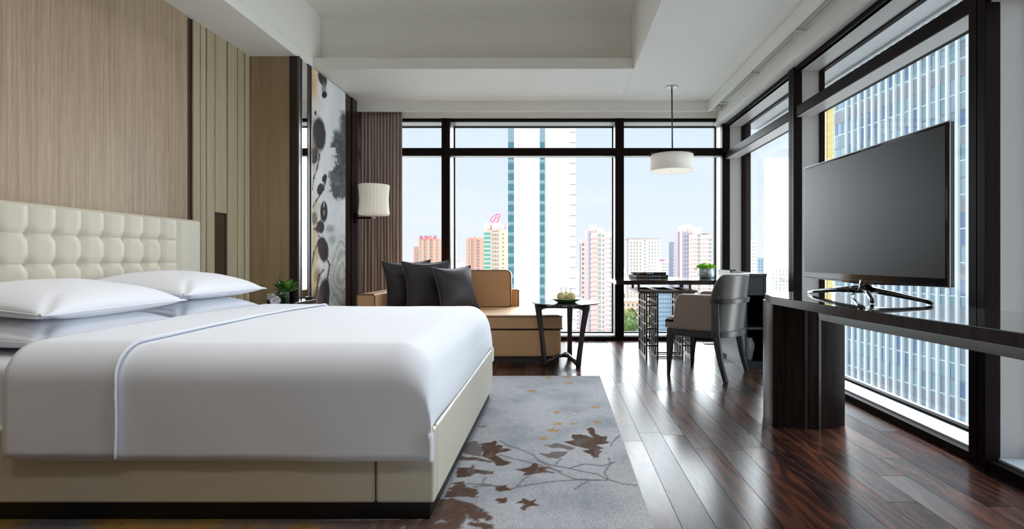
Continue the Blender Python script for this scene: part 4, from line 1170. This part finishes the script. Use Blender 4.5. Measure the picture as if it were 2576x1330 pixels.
# legs: front straight tapered, rear sabre
for sg in (1, -1):
    m = MB(); x, y = .205, .262*sg
    m.prism([(x-.027, y-.024), (x+.024, y-.024), (x+.024, y+.024), (x-.027, y+.024)], 0, .35, 'z') if False else None
    lo = [(x-.010+.012, y-.013), (x+.016+.008, y-.013), (x+.024, y+.013), (x+.002, y+.013)]; hi = [(x-.034, y-.024), (x+.024, y-.024), (x+.024, y+.024), (x-.034, y+.024)]
    m.prism(lo, 0, .35, 'z', top=hi); m.build('leg', M['chairblack'], ch, bevel=.003)
    m = MB()
    pth = []
    for k in range(11):
        f = k/10; z = .70*f if False else None
    secs = [(0, -.285, .016), (.08, -.262, .018), (.18, -.238, .021), (.30, -.218, .025), (.40, -.208, .028), (.55, -.203, .028), (.695, -.203, .027)] if True else []
    vs = []
    for (z, x, hw) in secs:
        yy = .276*sg
        vs += [(x-hw, yy-.020, z), (x+hw, yy-.020, z), (x+hw, yy+.020, z), (x-hw, yy+.020, z)]
    fs = []
    for i in range(len(secs)-1):
        for k in range(4): fs.append((i*4+k, i*4+(k+1) % 4, (i+1)*4+(k+1) % 4, (i+1)*4+k))
    n4 = (len(secs)-1)*4; fs += [(3, 2, 1, 0), (n4, n4+1, n4+2, n4+3)]
    m.add(vs, fs); m.build('leg', M['greyframe'], ch, bevel=.003)
ch.location = (1.285, 4.685, 0); ch.rotation_euler = (0, 0, math.atan2(.59, -.808))

# ================================================================== PENDANT
pdx, pdy = 1.232, 5.77
pd = thing('pendant_lamp', 'white drum pendant lamp hanging on a thin rod over the desk', 'lamp', (pdx, pdy, ZC))
m = MB(); m.lathe([(.001, ZC-.001), (.064, ZC-.001), (.064, ZC-.006), (.058, ZC-.010), (.012, ZC-.013), (.010, ZC-.03), (.001, ZC-.03)], pdx, pdy, 36); m.build('ceiling_rose', M['silver'], pd, smooth=False)
m = MB(); m.tube([(pdx, pdy, ZC-.02), (pdx+.006, pdy, 2.12)], .0075, 10); m.build('rod', mat('dark_rod', (.05, .05, .045), .4, metal=.6), pd, smooth=True)
m = MB(); m.lathe([(.229, 2.118), (.234, 2.118), (.234, 2.134), (.20, 2.136), (.001, 2.136)], pdx, pdy, 64, caps=False); m.lathe([(.005, 2.16), (.02, 2.128)], pdx+.006, pdy, 16)
for a in (0, PI): m.box(pdx+(.225 if a == 0 else -.258), pdx+(.258 if a == 0 else -.225), pdy-.02, pdy+.02, 2.112, 2.127)
m.build('top_ring', M['frame'], pd)
m = MB(); m.lathe([(.2275, 2.124), (.2275, 1.945)], pdx, pdy, 72, caps=False); m.build('lamp_shade', M['pend'], pd, smooth=True, solid=.002)
m = MB(); m.lathe([(.2265, 1.947), (.001, 1.947)], pdx, pdy, 64, caps=False); m.build('diffuser', M['penddiff'], pd, solid=.002)
m = MB(); m.lathe([(.045, 1.946), (.043, 1.940), (.001, 1.940)], pdx, pdy, 32); m.build('finial', M['penddiff'], pd)

# ================================================================== TV CONSOLE
cs = thing('media_console', 'long dark glossy console table on a faceted slab leg below the television', 'console table', (1.55, 2.4, 0))
topp = [(1.36, 3.42), (1.26, 3.24), (1.205, 3.00), (1.245, 2.3), (1.33, 1.55), (1.46, .35), (1.98, .35), (1.87, 1.9), (1.70, 3.42)]
CZ = .787
m = MB(); m.prism(topp, CZ-.003, CZ, 'z'); m.build('top_surface', M['consoletop'], cs)
m = MB(); m.prism(topp, .742, CZ-.003, 'z'); m.build('top', M['console'], cs, bevel=.002, seg=1)
legp = [(1.268, 3.235), (1.276, 3.165), (1.452, 3.126), (1.53, 3.116), (1.712, 3.178), (1.712, 3.38), (1.30, 3.38)]
m = MB(); m.prism(legp, 0, .742, 'z'); m.build('slab_leg', M['console'], cs, bevel=.002, seg=1)
for (p, q) in (((1.448, 3.1265), (1.462, 3.1245)), ((1.524, 3.1162), (1.540, 3.1195))):
    m = MB(); m.prism([(p[0], p[1]-.002), (q[0], q[1]-.002), (q[0], q[1]+.02), (p[0], p[1]+.02)], .0, .741, 'z'); m.build('metal_inlay', M['gun'], cs)
legp2 = [(1.50, .50), (1.52, .44), (1.90, .44), (1.90, .62), (1.55, .66)]
m = MB(); m.prism(legp2, 0, .742, 'z'); m.build('slab_leg', M['console'], cs, bevel=.002, seg=1)
m = MB()
bt = [(1.275, 2.62), (1.29, 2.3), (1.37, 1.55), (1.495, .66), (1.53, .66), (1.405, 1.55), (1.325, 2.3), (1.315, 2.62)]
bb = [(p[0]+.012, p[1]) for p in bt]
m.prism(bb, .698, .742, 'z', top=bt); m.build('apron', mat('satin_nickel', (.42, .45, .43), .22, metal=1), cs, bevel=.001, seg=1)

# ================================================================== TELEVISION
tvc = Vector((1.56, 2.74, 0)); A_ = Vector((1.528, 3.313, 0)); B_ = Vector((1.589, 2.170, 0))
tv = thing('television', 'large black flat screen television on a four-pronged glossy stand on the console', 'television', (0, 0, 0))
d = (B_-A_); Wt = d.length; ang = math.atan2(d.y, d.x)
# local: x along screen from far to near, y depth (towards bed = negative side), z up
zlo, zhi = .882, 1.561
m = MB(); m.box(0, Wt, .0, .032, zlo, zhi); m.build('casing', M['tvblack'], tv, bevel=.006, seg=3)
m = MB(); m.box(.014, Wt-.014, -.0015, .001, zlo+.035, zhi-.014); m.build('screen', M['tvscreen'], tv)
m = MB(); m.box(-.0025, Wt+.0025, .004, .010, zlo-.003, zhi+.003); m.build('silver_edge', M['silver'], tv, bevel=.002, seg=1)
m = MB(); m.prism([(.03, zlo+.001), (Wt*.5, zlo-.014), (Wt-.03, zlo+.001)], .0, .02, 'y'); m.build('lower_lip', M['clear'], tv)
m = MB(); m.box(Wt*.2, Wt*.8, .03, .055, zlo+.08, zhi-.2); m.build('rear_housing', M['tvblack'], tv, bevel=.008)
cxm = Wt*.5
m = MB(); m.tube([(cxm, .02, CZ+.045), (cxm, .025, zlo+.03)], [.030, .022], 16, sx=1.4); m.build('neck', M['tvblack'], tv, smooth=True)
def prong(tip, w0=.022, w1=.009):
    b = MB(); st0 = Vector((cxm, .02, CZ+.058)); t3 = Vector(tip)
    mid = st0+(t3-st0)*.45; mid.z = CZ+.040
    b.tube([tuple(st0), tuple(mid), tuple(t3-(t3-st0)*.12+Vector((0, 0, .004))), tuple(t3)], [w0, .014, .010, w1], 10)
    return b.build('stand_leg', M['tvblack'], tv, smooth=True)
inv = (Matrix.Translation(A_) @ Matrix.Rotation(ang, 4, 'Z')).inverted()
for wp in ((1.515, 3.22), (1.70, 2.42), (1.475, 2.50), (1.66, 3.0)):
    q = inv @ Vector((wp[0], wp[1], 0)); prong((q.x, q.y, CZ+.0095))
tv.location = A_; tv.rotation_euler = (0, 0, ang)

# ================================================================== CITY OUTSIDE
GZ = -56.0
E = {}
def emat(k, col, rough=.8, vary=None, metal=0): E[k] = mat(k, col, rough, vary=vary, metal=metal); return E[k]
emat('city_ground', (.44, .43, .41), .9, (.02, .2))
emat('salmon_render', (.70, .40, .30)); emat('salmon_dark', (.60, .33, .25)); emat('beige_render', (.74, .58, .44)); emat('white_cladding', (.83, .80, .76))
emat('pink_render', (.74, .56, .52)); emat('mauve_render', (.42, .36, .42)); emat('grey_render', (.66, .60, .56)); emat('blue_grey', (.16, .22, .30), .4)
emat('teal_glass', (.08, .22, .25), .15); emat('teal_glass_light', (.30, .50, .50), .2); emat('window_dark', (.16, .19, .21), .3); emat('window_mid', (.34, .38, .36), .3)
emat('green_glass', (.16, .38, .30), .2); emat('pale_block', (.72, .68, .63)); emat('pale_pink_block', (.75, .60, .56)); emat('white_sign', (.92, .92, .92)); emat('red_sign', (.72, .05, .16)); emat('pink_sign', (.80, .18, .30))
emat('cream_trim', (.80, .76, .64)); emat('joint', (.22, .17, .16)); emat('pale_blue_glass', (.28, .38, .44), .5); emat('fin_white', (.56, .62, .65), .6); emat('hoist_yellow', (.62, .48, .17)); emat('spandrel', (.25, .255, .28), .6)
emat('tree_green', (.10, .16, .04), .9, (.4, .4)); emat('tree_yellow', (.22, .24, .06), .9, (.4, .3)); emat('roof_grey', (.45, .43, .42))
ground = MB().box(-1500, 1500, 15, 3200, GZ-1, GZ).build('city_ground', E['city_ground']); ground['kind'] = 'structure'

def building(name, lab, D, cat='building', group=None):
    return thing(name, lab, cat, (0, D, GZ), group)
def bpart(root, nm, x0, x1, ytop, D, dep, material, ybot=None):
    zt_ = ZZ(ytop, D); zb_ = GZ if ybot is None else ZZ(ybot, D)
    m = MB(); m.box(XX(x0, D), XX(x1, D), D, D+dep, zb_, zt_); return m.build(nm, material, root)
def windows(root, cols, ytop, step, D, hfrac, material, ymax=850, limit=100, nm='window', out=.12, k0=0):
    """cols: (px0,px1) of one window column each"""
    spots = []
    y = ytop; 
    while y < ymax:
        for (a, b) in cols: spots.append((a, b, y))
        y += step
    cache = {}
    base_cnt = root.get('_n', 0)
    rest = MB(); off = world_loc(root)
    for i, (a, b, y) in enumerate(spots):
        if base_cnt+i < limit:
            key = round(b-a, 3)
            if key not in cache:
                m = MB(); W_ = (b-a)/FPX*D; Hh = step*hfrac/FPX*D
                m.box(0, W_, -out, .3, -Hh, 0); o = m.build(nm, material); o.parent = root; cache[key] = o
            else:
                o = cache[key].copy(); COL.objects.link(o); o.parent = root
            o.location = Vector((XX(a, D), D, ZZ(y, D)))-off
        else:
            Hh = step*hfrac/FPX*D
            rest.box(XX(a, D), XX(b, D), D-out, D+.3, ZZ(y, D)-Hh, ZZ(y, D))
    root['_n'] = base_cnt+len(spots)
    if rest.v:
        o = rest.build('window_grid', material, root); o['kind'] = 'stuff'
def fontpart(root, txt, nm, material, x0, x1, y0, y1, D, depth=.6):
    cu_ = bpy.data.curves.new(nm, 'FONT'); cu_.body = txt; cu_.size = 10; cu_.extrude = depth/2
    to = bpy.data.objects.new(nm, cu_); COL.objects.link(to)
    bpy.context.view_layer.update()
    dg = bpy.context.evaluated_depsgraph_get(); me = bpy.data.meshes.new_from_object(to.evaluated_get(dg))
    bpy.data.objects.remove(to)
    vs = [v.co.copy() for v in me.vertices]
    if not vs: return None
    xa, xb = min(v.x for v in vs), max(v.x for v in vs); ya, yb = min(v.y for v in vs), max(v.y for v in vs)
    X0, X1, Z0, Z1 = XX(x0, D), XX(x1, D), ZZ(y1, D), ZZ(y0, D)
    off = world_loc(root)
    for v in me.vertices:
        v.co = Vector((X0+(v.co.x-xa)/(xb-xa)*(X1-X0), D+v.co.z, Z0+(v.co.y-ya)/(yb-ya)*(Z1-Z0)))-off
    me.materials.clear(); me.materials.append(material)
    o = bpy.data.objects.new(nm, me); COL.objects.link(o); o.parent = root
    return o

# 1 salmon tower at far left
D = 500; b1 = building('apartment_tower', 'salmon brick apartment tower with red rooftop sign, left of the first mullion', D)
bpart(b1, 'tower_body', 1053, 1140, 600, D, 18, E['salmon_render']); bpart(b1, 'tower_wing', 1041, 1054, 620, D+3, 14, E['salmon_dark'])
bpart(b1, 'bay', 1060, 1066, 596, D-1, 6, E['salmon_render']); bpart(b1, 'bay', 1074, 1081, 594, D-1, 6, E['salmon_render']); bpart(b1, 'bay', 1088, 1097, 597, D-1, 6, E['salmon_render'])
windows(b1, [(1055.5, 1059.5), (1067, 1073), (1081.5, 1085.5), (1098, 1102.5)], 604, 7.8, D, .55, E['window_mid'], 720)
windows(b1, [(1086, 1088)], 604, 7.8, D, .55, E['window_dark'], 720); windows(b1, [(1047, 1052)], 628, 7.8, D, .5, E['window_mid'], 720)
for k in range(4):
    x = 1056+11.8*k; m = MB(); d_ = D-1.6
    for (u0, u1, v0, v1) in ((0, 7, 593, 594.6), (0, 7, 600, 601.4), (0, 1.4, 593, 601), (5.6, 7, 593, 601), (2.8, 4.2, 593, 601), (0, 7, 596.4, 597.8)):
        m.box(XX(x+u0, d_), XX(x+u1, d_), d_-.5, d_, ZZ(v1, d_), ZZ(v0, d_))
    m.build('sign_character', E['pink_sign'], b1)
# 2 salmon tower in the middle window
b2 = building('apartment_tower', 'salmon brick apartment tower right of the first mullion, without a sign', D)
bpart(b2, 'tower_body', 1172, 1220, 598, D, 18, E['salmon_render']); bpart(b2, 'bay', 1182, 1186, 596.5, D-1, 5, E['salmon_dark']); bpart(b2, 'bay', 1192, 1199, 595, D-1, 5, E['salmon_dark']); bpart(b2, 'bay', 1206.5, 1214, 597, D-1, 5, E['salmon_render'])
windows(b2, [(1177, 1181.5), (1186.5, 1191.5), (1199.3, 1203)], 604, 7.8, D, .55, E['window_mid'], 720); windows(b2, [(1203.3, 1205.6)], 604, 7.8, D, .55, E['window_dark'], 720)
# 3 beige office with script logo
D = 405; b3 = building('office_building', 'beige office block with green glass corner and a red script letter on its roof', D)
bpart(b3, 'tower_body', 1217, 1300, 578, D, 18, E['beige_render']); bpart(b3, 'roof_block', 1237, 1258, 559, D+1, 10, E['pale_pink_block']); bpart(b3, 'parapet', 1217, 1234, 560, D+1, 10, E['pale_pink_block']); bpart(b3, 'parapet', 1258, 1279, 564, D+2, 8, E['roof_grey'])
bpart(b3, 'glass_corner', 1217, 1234, 583, D-.6, 3, E['cream_trim'])
windows(b3, [(1217.3, 1233.7)], 584, 10.6, D-.6, .72, E['green_glass'], 840)
windows(b3, [(1239, 1241.2), (1245.2, 1247.4), (1251, 1253.2)], 587, 10.6, D, .36, E['window_dark'], 740); windows(b3, [(1264, 1267)], 587, 10.6, D, .36, E['window_dark'], 740)
windows(b3, [(1237, 1255)], 581.5, 10.6, D, .07, E['joint'], 740, nm='sunshade', out=.6)
for ch_, x0, x1 in (('中', 1217.5, 1231), ('体', 1236, 1251.5), ('倍', 1254, 1269), ('力', 1271.5, 1284)):
    fontpart(b3, ch_, 'sign_character', E['white_sign'], x0, x1, 563, 578.5, D-1.2, .8)
m = MB(); d_ = D-1.0
def pw(pts): return [(XX(x, d_), d_, ZZ(y, d_)) for x, y in pts]
lg = MB()
lg.tube(pw([(1247, 541.5), (1240, 544), (1235.5, 550), (1234.6, 556), (1237.5, 558.5), (1242, 555.5), (1246.5, 548), (1250, 540.5)]), [.25, .4, .5, .55, .5, .5, .5, .3], 8, up=(0, 1, 0))
lg.tube(pw([(1244, 543), (1249, 538.8), (1255, 538), (1258.8, 541), (1257.5, 545.5), (1252.5, 548.2), (1249, 548.3)]), [.25, .4, .5, .6, .55, .4, .25], 8, up=(0, 1, 0))
lg.tube(pw([(1249, 548.3), (1253.5, 549), (1255, 552.5), (1252.5, 557), (1248, 558.3), (1245.5, 556.5)]), [.25, .5, .6, .5, .4, .25], 8, up=(0, 1, 0))
lg.build('logo_letter', E['pink_sign'], b3, smooth=True)
# 4 white tower
D = 185; b4 = building('white_tower', 'tall white office tower filling the middle of the back window', D)
bpart(b4, 'tower_body', 1293, 1449, 323, D, 22, E['white_cladding']); bpart(b4, 'glass_corner', 1278, 1293, 322, D+.5, 20, E['pale_blue_glass']); bpart(b4, 'parapet', 1295, 1346, 320, D+2, 2, E['white_cladding'])
bpart(b4, 'glass_strip', 1358, 1370, 318, D-.25, 2, E['pale_blue_glass']); bpart(b4, 'roof_screen', 1370, 1449, 318, D+.4, 2, E['white_cladding']); bpart(b4, 'pier', 1300, 1304, 324, D-.2, 1, E['white_cladding'])
windows(b4, [(1278.2, 1292.8)], 358, 26.2, D+.5, .60, E['teal_glass'], 860, out=.15); windows(b4, [(1358.2, 1369.8)], 358, 26.2, D-.25, .60, E['teal_glass'], 860, out=.15)
windows(b4, [(1278.2, 1292.8)], 376, 26.2, D+.5, .12, E['teal_glass_light'], 860, out=.18); windows(b4, [(1358.2, 1369.8)], 376, 26.2, D-.25, .16, E['teal_glass_light'], 860, out=.18)
windows(b4, [(1433, 1449)], 332, 26.2, D, .035, E['joint'], 860, nm='cladding_joint', out=.05)
m = MB(); rnd = random.Random(5)
for k in range(14):
    x = XX(1318+rnd.random()*27, D+1.5); b = MB(); b.lathe([(.02, 0), (.5, .2), (.45, .6), (.02, .9)], x, D+1.2, 8); 
    m.add([(p[0], p[1], p[2]+ZZ(320.5, D)) for p in b.v], b.f)
m.build('roof_planting', E['tree_green'], b4)
# 5 pink cluster
D = 335; b5 = building('pink_tower', 'pink apartment tower with stepped top just left of the second mullion', D)
bpart(b5, 'tower_body', 1505, 1560, 582, D, 20, E['pink_render']); bpart(b5, 'core', 1485, 1500, 565, D+2, 12, E['pink_render']); bpart(b5, 'core', 1475, 1487, 578, D+3, 12, E['pale_pink_block'])
bpart(b5, 'mauve_side', 1480, 1486, 582, D+.5, 12, E['mauve_render']); bpart(b5, 'crown', 1501, 1520, 573, D+1, 6, E['white_cladding']); bpart(b5, 'wing', 1462, 1476, 600, D+6, 12, E['pink_render']); bpart(b5, 'wing', 1458, 1466, 612, D+8, 12, E['mauve_render']); bpart(b5, 'fill_body', 1484, 1506, 585, D+.6, 12, E['pink_render'])  # includes a mauve slab left of the body
windows(b5, [(1504.5, 1512)], 588, 12, D, .68, E['window_mid'], 850); windows(b5, [(1534, 1540)], 598, 12, D, .6, E['window_mid'], 850)
windows(b5, [(1516.5, 1519)], 590, 12, D, .5, E['window_dark'], 850); windows(b5, [(1484, 1486)], 588, 12, D+.5, .5, E['window_dark'], 850); windows(b5, [(1464.5, 1469)], 612, 12, D+6, .5, E['window_dark'], 850)
windows(b5, [(1487, 1503), (1520, 1534)], 600, 12, D, .05, E['salmon_dark'], 850, nm='balcony_line', out=.3, limit=260)
bpart(b5, 'cream_rib', 1512.5, 1514, 585, D-.4, 1, E['cream_trim']); bpart(b5, 'cream_rib', 1503, 1504.3, 585, D-.4, 1, E['cream_trim'])
# 6 grey slab
D = 480; b6 = building('slab_block', 'grey white slab apartment block with a dense window grid, right of the second mullion', D)
bpart(b6, 'tower_body', 1581, 1662, 600, D, 16, E['grey_render']); bpart(b6, 'mauve_side', 1578, 1581.5, 600, D+.5, 16, E['mauve_render']); bpart(b6, 'cornice', 1576, 1663, 598, D-1.5, 18, E['roof_grey'], 600)  # narrow mauve slab along the left edge
windows(b6, [(1586, 1589.5), (1594, 1597.5), (1601, 1604.5), (1609.5, 1613), (1631.5, 1635), (1639, 1642.5), (1646.5, 1650), (1655, 1658.5)], 608, 8.4, D, .55, E['window_mid'], 760)
windows(b6, [(1621.3, 1623.7)], 604, 8.4, D, .4, E['window_dark'], 700)
# 7 pink-mauve tower, 8 blue tower
D = 390; b7 = building('pink_tower', 'pink and mauve apartment tower with white ribs behind the desk plant', D)
bpart(b7, 'tower_body', 1733, 1790, 590, D, 18, E['pink_render']); bpart(b7, 'core', 1716, 1728, 566, D+2, 12, E['pink_render']); bpart(b7, 'core', 1728, 1741, 563, D+3, 12, E['pale_pink_block']); bpart(b7, 'mauve_side', 1715, 1734, 585, D+.6, 12, E['mauve_render']); bpart(b7, 'wing', 1705, 1716, 582, D+4, 12, E['mauve_render']); bpart(b7, 'pale_rib', 1712, 1716, 578, D+.2, 3, E['pink_render'])  # mauve part is the tower's own colour
bpart(b7, 'crown', 1743, 1767, 572, D+1, 6, E['white_cladding']); bpart(b7, 'roof_edge', 1764, 1788, 586, D-1, 12, E['roof_grey'], 588)
windows(b7, [(1754, 1762)], 589, 10.3, D, .68, E['window_mid'], 800); windows(b7, [(1783, 1789.5)], 600, 10.3, D, .58, E['window_mid'], 760); windows(b7, [(1722, 1725), (1729, 1731.5)], 592, 10.3, D+.6, .5, E['blue_grey'], 760)
windows(b7, [(1735, 1752), (1763, 1782)], 602, 10.3, D, .05, E['salmon_dark'], 760, nm='balcony_line', out=.3, limit=220)
bpart(b7, 'cream_rib', 1752.5, 1753.8, 588, D-.4, 1, E['cream_trim']); bpart(b7, 'cream_rib', 1762.2, 1763.5, 588, D-.4, 1, E['cream_trim'])
D = 430; b8 = building('blue_tower', 'slim dark blue apartment tower left of the mauve tower', D)
bpart(b8, 'tower_body', 1692, 1707, 608, D, 14, E['blue_grey']); bpart(b8, 'cornice', 1690.5, 1707, 606.5, D-1, 16, E['roof_grey'], 608.5)
windows(b8, [(1693.5, 1697), (1699, 1702.5)], 614, 8.2, D, .5, E['window_mid'], 720)
D = 440; b9 = building('midrise_block', 'low cream block with square windows above the trees, seen under the desk', D)
bpart(b9, 'block_body', 1560, 1640, 757, D, 18, E['beige_render']); bpart(b9, 'cornice', 1558, 1641, 755, D-1, 20, E['pale_pink_block'], 758)
windows(b9, [(1568+11*k, 1571.5+11*k) for k in range(7)], 763, 13, D, .55, E['window_dark'], 830)
D = 330; b10 = building('glass_block', 'dark blue glass block seen between the desk legs', D)
bpart(b10, 'block_body', 1655, 1692, 738, D, 16, E['blue_grey']); windows(b10, [(1657+6*k, 1661+6*k) for k in range(6)], 743, 11, D, .6, E['pale_blue_glass'], 850)
D = 450; b11 = building('pale_block', 'pale cream block between the grey slab and the blue tower', D)
bpart(b11, 'block_body', 1662, 1693, 657, D, 16, E['pale_block']); bpart(b11, 'roof_block', 1664, 1672, 652, D+2, 8, E['pink_sign'], 657); windows(b11, [(1667+6*k, 1670+6*k) for k in range(4)], 662, 8, D, .5, E['window_mid'], 760)
D = 460; b12 = building('pale_block', 'pale pink block at the right edge of the back window, beside the corner post', D)
bpart(b12, 'block_body', 1788, 1835, 656, D, 16, E['pale_pink_block']); windows(b12, [(1792+6*k, 1795+6*k) for k in range(6)], 661, 8, D, .5, E['window_mid'], 760)
D = 400; b13 = building('white_apartment_tower', 'white apartment tower in the far side window just right of the corner', D)
bpart(b13, 'tower_body', 1862, 1905, 603, D, 16, E['white_cladding']); windows(b13, [(1872, 1874.5), (1883, 1885.5), (1893, 1895.5), (1900, 1902)], 610, 8.5, D, .5, E['window_mid'], 760)
D = 520; b14 = building('blue_glass_block', 'blue grey glass block right of the white tower in the side window', D)
bpart(b14, 'block_body', 1905, 1931, 648, D, 16, E['pale_blue_glass']); windows(b14, [(1908+7*k, 1912+7*k) for k in range(3)], 654, 8, D, .5, E['blue_grey'], 740)
D = 430; b15 = building('apartment_tower', 'pale stepped apartment tower seen left of the television in the side window', D)
bpart(b15, 'tower_body', 1938, 1962, 600, D, 14, E['pale_block']); bpart(b15, 'tower_wing', 1962, 1990, 622, D+2, 14, E['pale_pink_block']); windows(b15, [(1942+9*k, 1946+9*k) for k in range(5)], 628, 8.6, D, .5, E['window_mid'], 760)
D = 380; b16 = building('pale_block', 'narrow pale block with small windows between the white tower and the pink tower', D)
bpart(b16, 'block_body', 1449, 1470, 735, D, 14, E['pale_pink_block']); windows(b16, [(1452+6*k, 1455+6*k) for k in range(3)], 742, 10, D, .5, E['window_dark'], 850)
# low distant blocks
rnd = random.Random(21); protos = []
for k in range(4):
    r_ = thing('distant_block', 'small %s block far away in the haze near the horizon' % ('cream', 'grey', 'pinkish', 'white')[k], 'building', (0, 0, 0), 'distant low blocks on the horizon')
    wd = 14+6*k; m = MB(); m.box(-wd/2, wd/2, 0, 14, 0, 1); m.build('block_body', [E['pale_block'], E['grey_render'], E['pale_pink_block'], E['white_cladding']][k], r_)  # distance haze is put into these pale body colours
    m = MB(); m.box(-wd/6, wd/6, 3, 8, 1, 1.06); m.build('roof_box', E['roof_grey'], r_); protos.append(r_)
fp = []
for try_ in range(6000):
    if len(fp) >= 84: break
    px, D = rnd.uniform(1000, 1990), rnd.uniform(620, 1400)
    if all(abs(XX(px, D)-XX(a, b_)) > 36 or abs(D-b_) > 18 for a, b_ in fp): fp.append((px, D))
for i, (px, D) in enumerate(fp):
    r_ = protos[i] if i < 4 else copy_tree(protos[i % 4])
    hh = rnd.uniform(14, 52 if rnd.random() < .3 else 34); r_.location = (XX(px, D), D, GZ); r_.scale = (1, 1, hh)
# trees
def crown(m, cx, cy, cz, r, seed, sq=.8):
    bm = bmesh.new(); bmesh.ops.create_icosphere(bm, subdivisions=3, radius=1)
    vs = []
    for v in bm.verts:
        n_ = 1+.35*mnoise.noise(v.co*2.2+Vector((seed, 0, 0)))+.18*mnoise.noise(v.co*6+Vector((seed, 3, 0)))
        vs.append((cx+v.co.x*r*n_, cy+v.co.y*r*n_, cz+v.co.z*r*sq*n_))
    fs = [[v.index for v in f.verts] for f in bm.faces]; bm.free(); m.add(vs, fs)
rnd = random.Random(8); tp = None
spots = []
for try_ in range(2500):
    k_ = len(spots) if len(spots) < 2 else (5 if try_ < 1200 else 15)
    if len(spots) >= 22: break
    px, D = (rnd.uniform(1562, 1655), rnd.uniform(338, 422)) if k_ < 14 else (rnd.uniform(1698, 1800), rnd.uniform(318, 366))
    if k_ in (0, 1): px, D = (1567, 520) if k_ == 0 else (1582, 505)
    if 1630 < px < 1700 and D < 365: continue
    if all(math.hypot(XX(px, D)-XX(a, b_), D-b_) > 13.5 for a, c0_, b_ in spots): spots.append((px, rnd.uniform(782, 800)+(400-D)*.25 if k_ > 1 else 738, D))
for i, (px, py, D) in enumerate(spots):
    if tp is None:
        r_ = thing('tree', 'round green tree in the group standing below the cream block', 'tree', (0, 0, 0), 'street trees far below the window')
        m = MB(); m.tube([(0, 0, 0), (0, 0, 8)], [.5, .3], 8); m.build('trunk', M['stem'], r_)
        m = MB(); crown(m, 0, 0, 12, 5.5, 1.0); crown(m, 3, 1, 10, 3.6, 4.0); crown(m, -3, -1, 10.5, 3.6, 7.0); m.build('crown', E['tree_green'], r_); tp = r_
    else: r_ = copy_tree(tp)
    if i % 3 == 1:
        for c_ in r_.children:
            if c_.name.startswith('crown'):
                c_.data = c_.data.copy(); c_.data.materials.clear(); c_.data.materials.append(E['tree_yellow'])
    s_ = rnd.uniform(.85, 1.05); top = ZZ(py-8, D)-GZ
    r_.scale = (s_, s_, max(.6, top/18)); r_.location = (XX(px, D), D, GZ); r_.rotation_euler = (0, 0, rnd.uniform(0, 6))
    r_['label'] = 'yellowish green round tree in the street far below the back window' if i % 3 == 1 else 'dark green round tree in the street far below the back window'

# fin building beyond the side windows
fb = building('glass_tower', 'huge pale glass tower with white vertical fins filling the side window', 160)
def fpt(t, out=0):   # t metres from the far corner towards the viewer
    x = 85.8+.126*t-out*.99; y = 165-t*.992-out*.13; return x, y
L = 150
def fprism(t0, t1, o0, o1, z0, z1, m):
    m.prism([fpt(t0, o0), fpt(t1, o0), fpt(t1, o1), fpt(t0, o1)], z0, z1)
m = MB(); fprism(0, L, -22, 0, GZ, 95, m); m.build('tower_body', E['pale_blue_glass'], fb)
FH = 3.85
k = 0; z = GZ+2.0
rnd = random.Random(2)
zf = [GZ+2+FH*i for i in range(39)]
sl = MB(); sp = MB(); gl = {0: MB(), 1: MB(), 2: MB()}
for i, z in enumerate(zf):
    m = MB(); fprism(-.1, L, 0, .15, z, z+.35, m); m.build('floor_band', E['fin_white'] if i % 2 == 0 else E['spandrel'], fb)
    if i % 4 == 1:
        m = MB(); fprism(-.1, L, 0, .10, z+.35, z+FH-.5, m); m.build('spandrel_band', E['spandrel'], fb)
emat('glass_blue', (.13, .20, .34), .5); emat('glass_aqua', (.21, .33, .37), .5); emat('glass_grey', (.21, .26, .33), .5)
for i, z in enumerate(zf):
    if i % 4 == 1: continue
    t = 0
    while t < 105:
        wl = 1.35
        g = rnd.random()
        if g < .62: fprism(t+.04, t+wl-.04, 0, .08, z+.4, z+FH-.05, gl[0 if g < .18 else 1 if g < .42 else 2])
        t += wl
for q, nm in ((0, 'glass_blue'), (1, 'glass_aqua'), (2, 'glass_grey')):
    o = gl[q].build('glazing', E[nm], fb); o['kind'] = 'stuff'
fin0 = MB(); fin0.prism([fpt(0, .1), fpt(.72, .1), fpt(.72, .75), fpt(0, .75)], GZ, 95)
fo0 = fin0.build('vertical_fin', E['fin_white'], fb)
for q in range(1, 40):
    o = fo0.copy(); COL.objects.link(o); o.parent = fb
    dx, dy = fpt(2.72*q, 0)[0]-fpt(0, 0)[0], fpt(2.72*q, 0)[1]-fpt(0, 0)[1]; o.location = (dx, dy, 0)
fo0.location = (0, 0, 0)
# set fins off the far edge a little
for o in fb.children:
    if o.name.startswith('vertical_fin'): o.location = o.location+Vector((.126*5.6, -.992*5.6, 0))
# hoist mast at its far corner
hs = building('construction_hoist', 'yellow lattice hoist mast at the far corner of the finned glass tower', 168, 'hoist')
D = 168; m = MB(); xa, xb2 = XX(2079, D), XX(2097, D); nseg = 60; z0, z1 = GZ, ZZ(150, D)
for x in (xa, (xa+xb2)/2, xb2):
    m.box(x-.12, x+.12, D-.12, D+.12, z0, z1); m.box(x-.12, x+.12, D+1.2, D+1.4, z0, z1)
m.build('mast_posts', E['hoist_yellow'], hs)
m = MB(); dz = (z1-z0)/nseg
for k in range(nseg):
    za, zb_ = z0+k*dz, z0+(k+1)*dz; xm = (xa+xb2)/2
    m.bar((xa, D, za), (xm, D, zb_), .14); m.bar((xm, D, zb_), (xb2, D, za), .14); m.bar((xa, D, zb_), (xb2, D, zb_), .14)
    if k % 2: m.bar((xa, D, zb_), (xm, D, za), .12)
m.build('mast_bracing', E['hoist_yellow'], hs)
m = MB(); m.box(xa, xb2, D+1.5, D+3, z0, z1); m.build('hoist_screen', E['white_cladding'], hs)
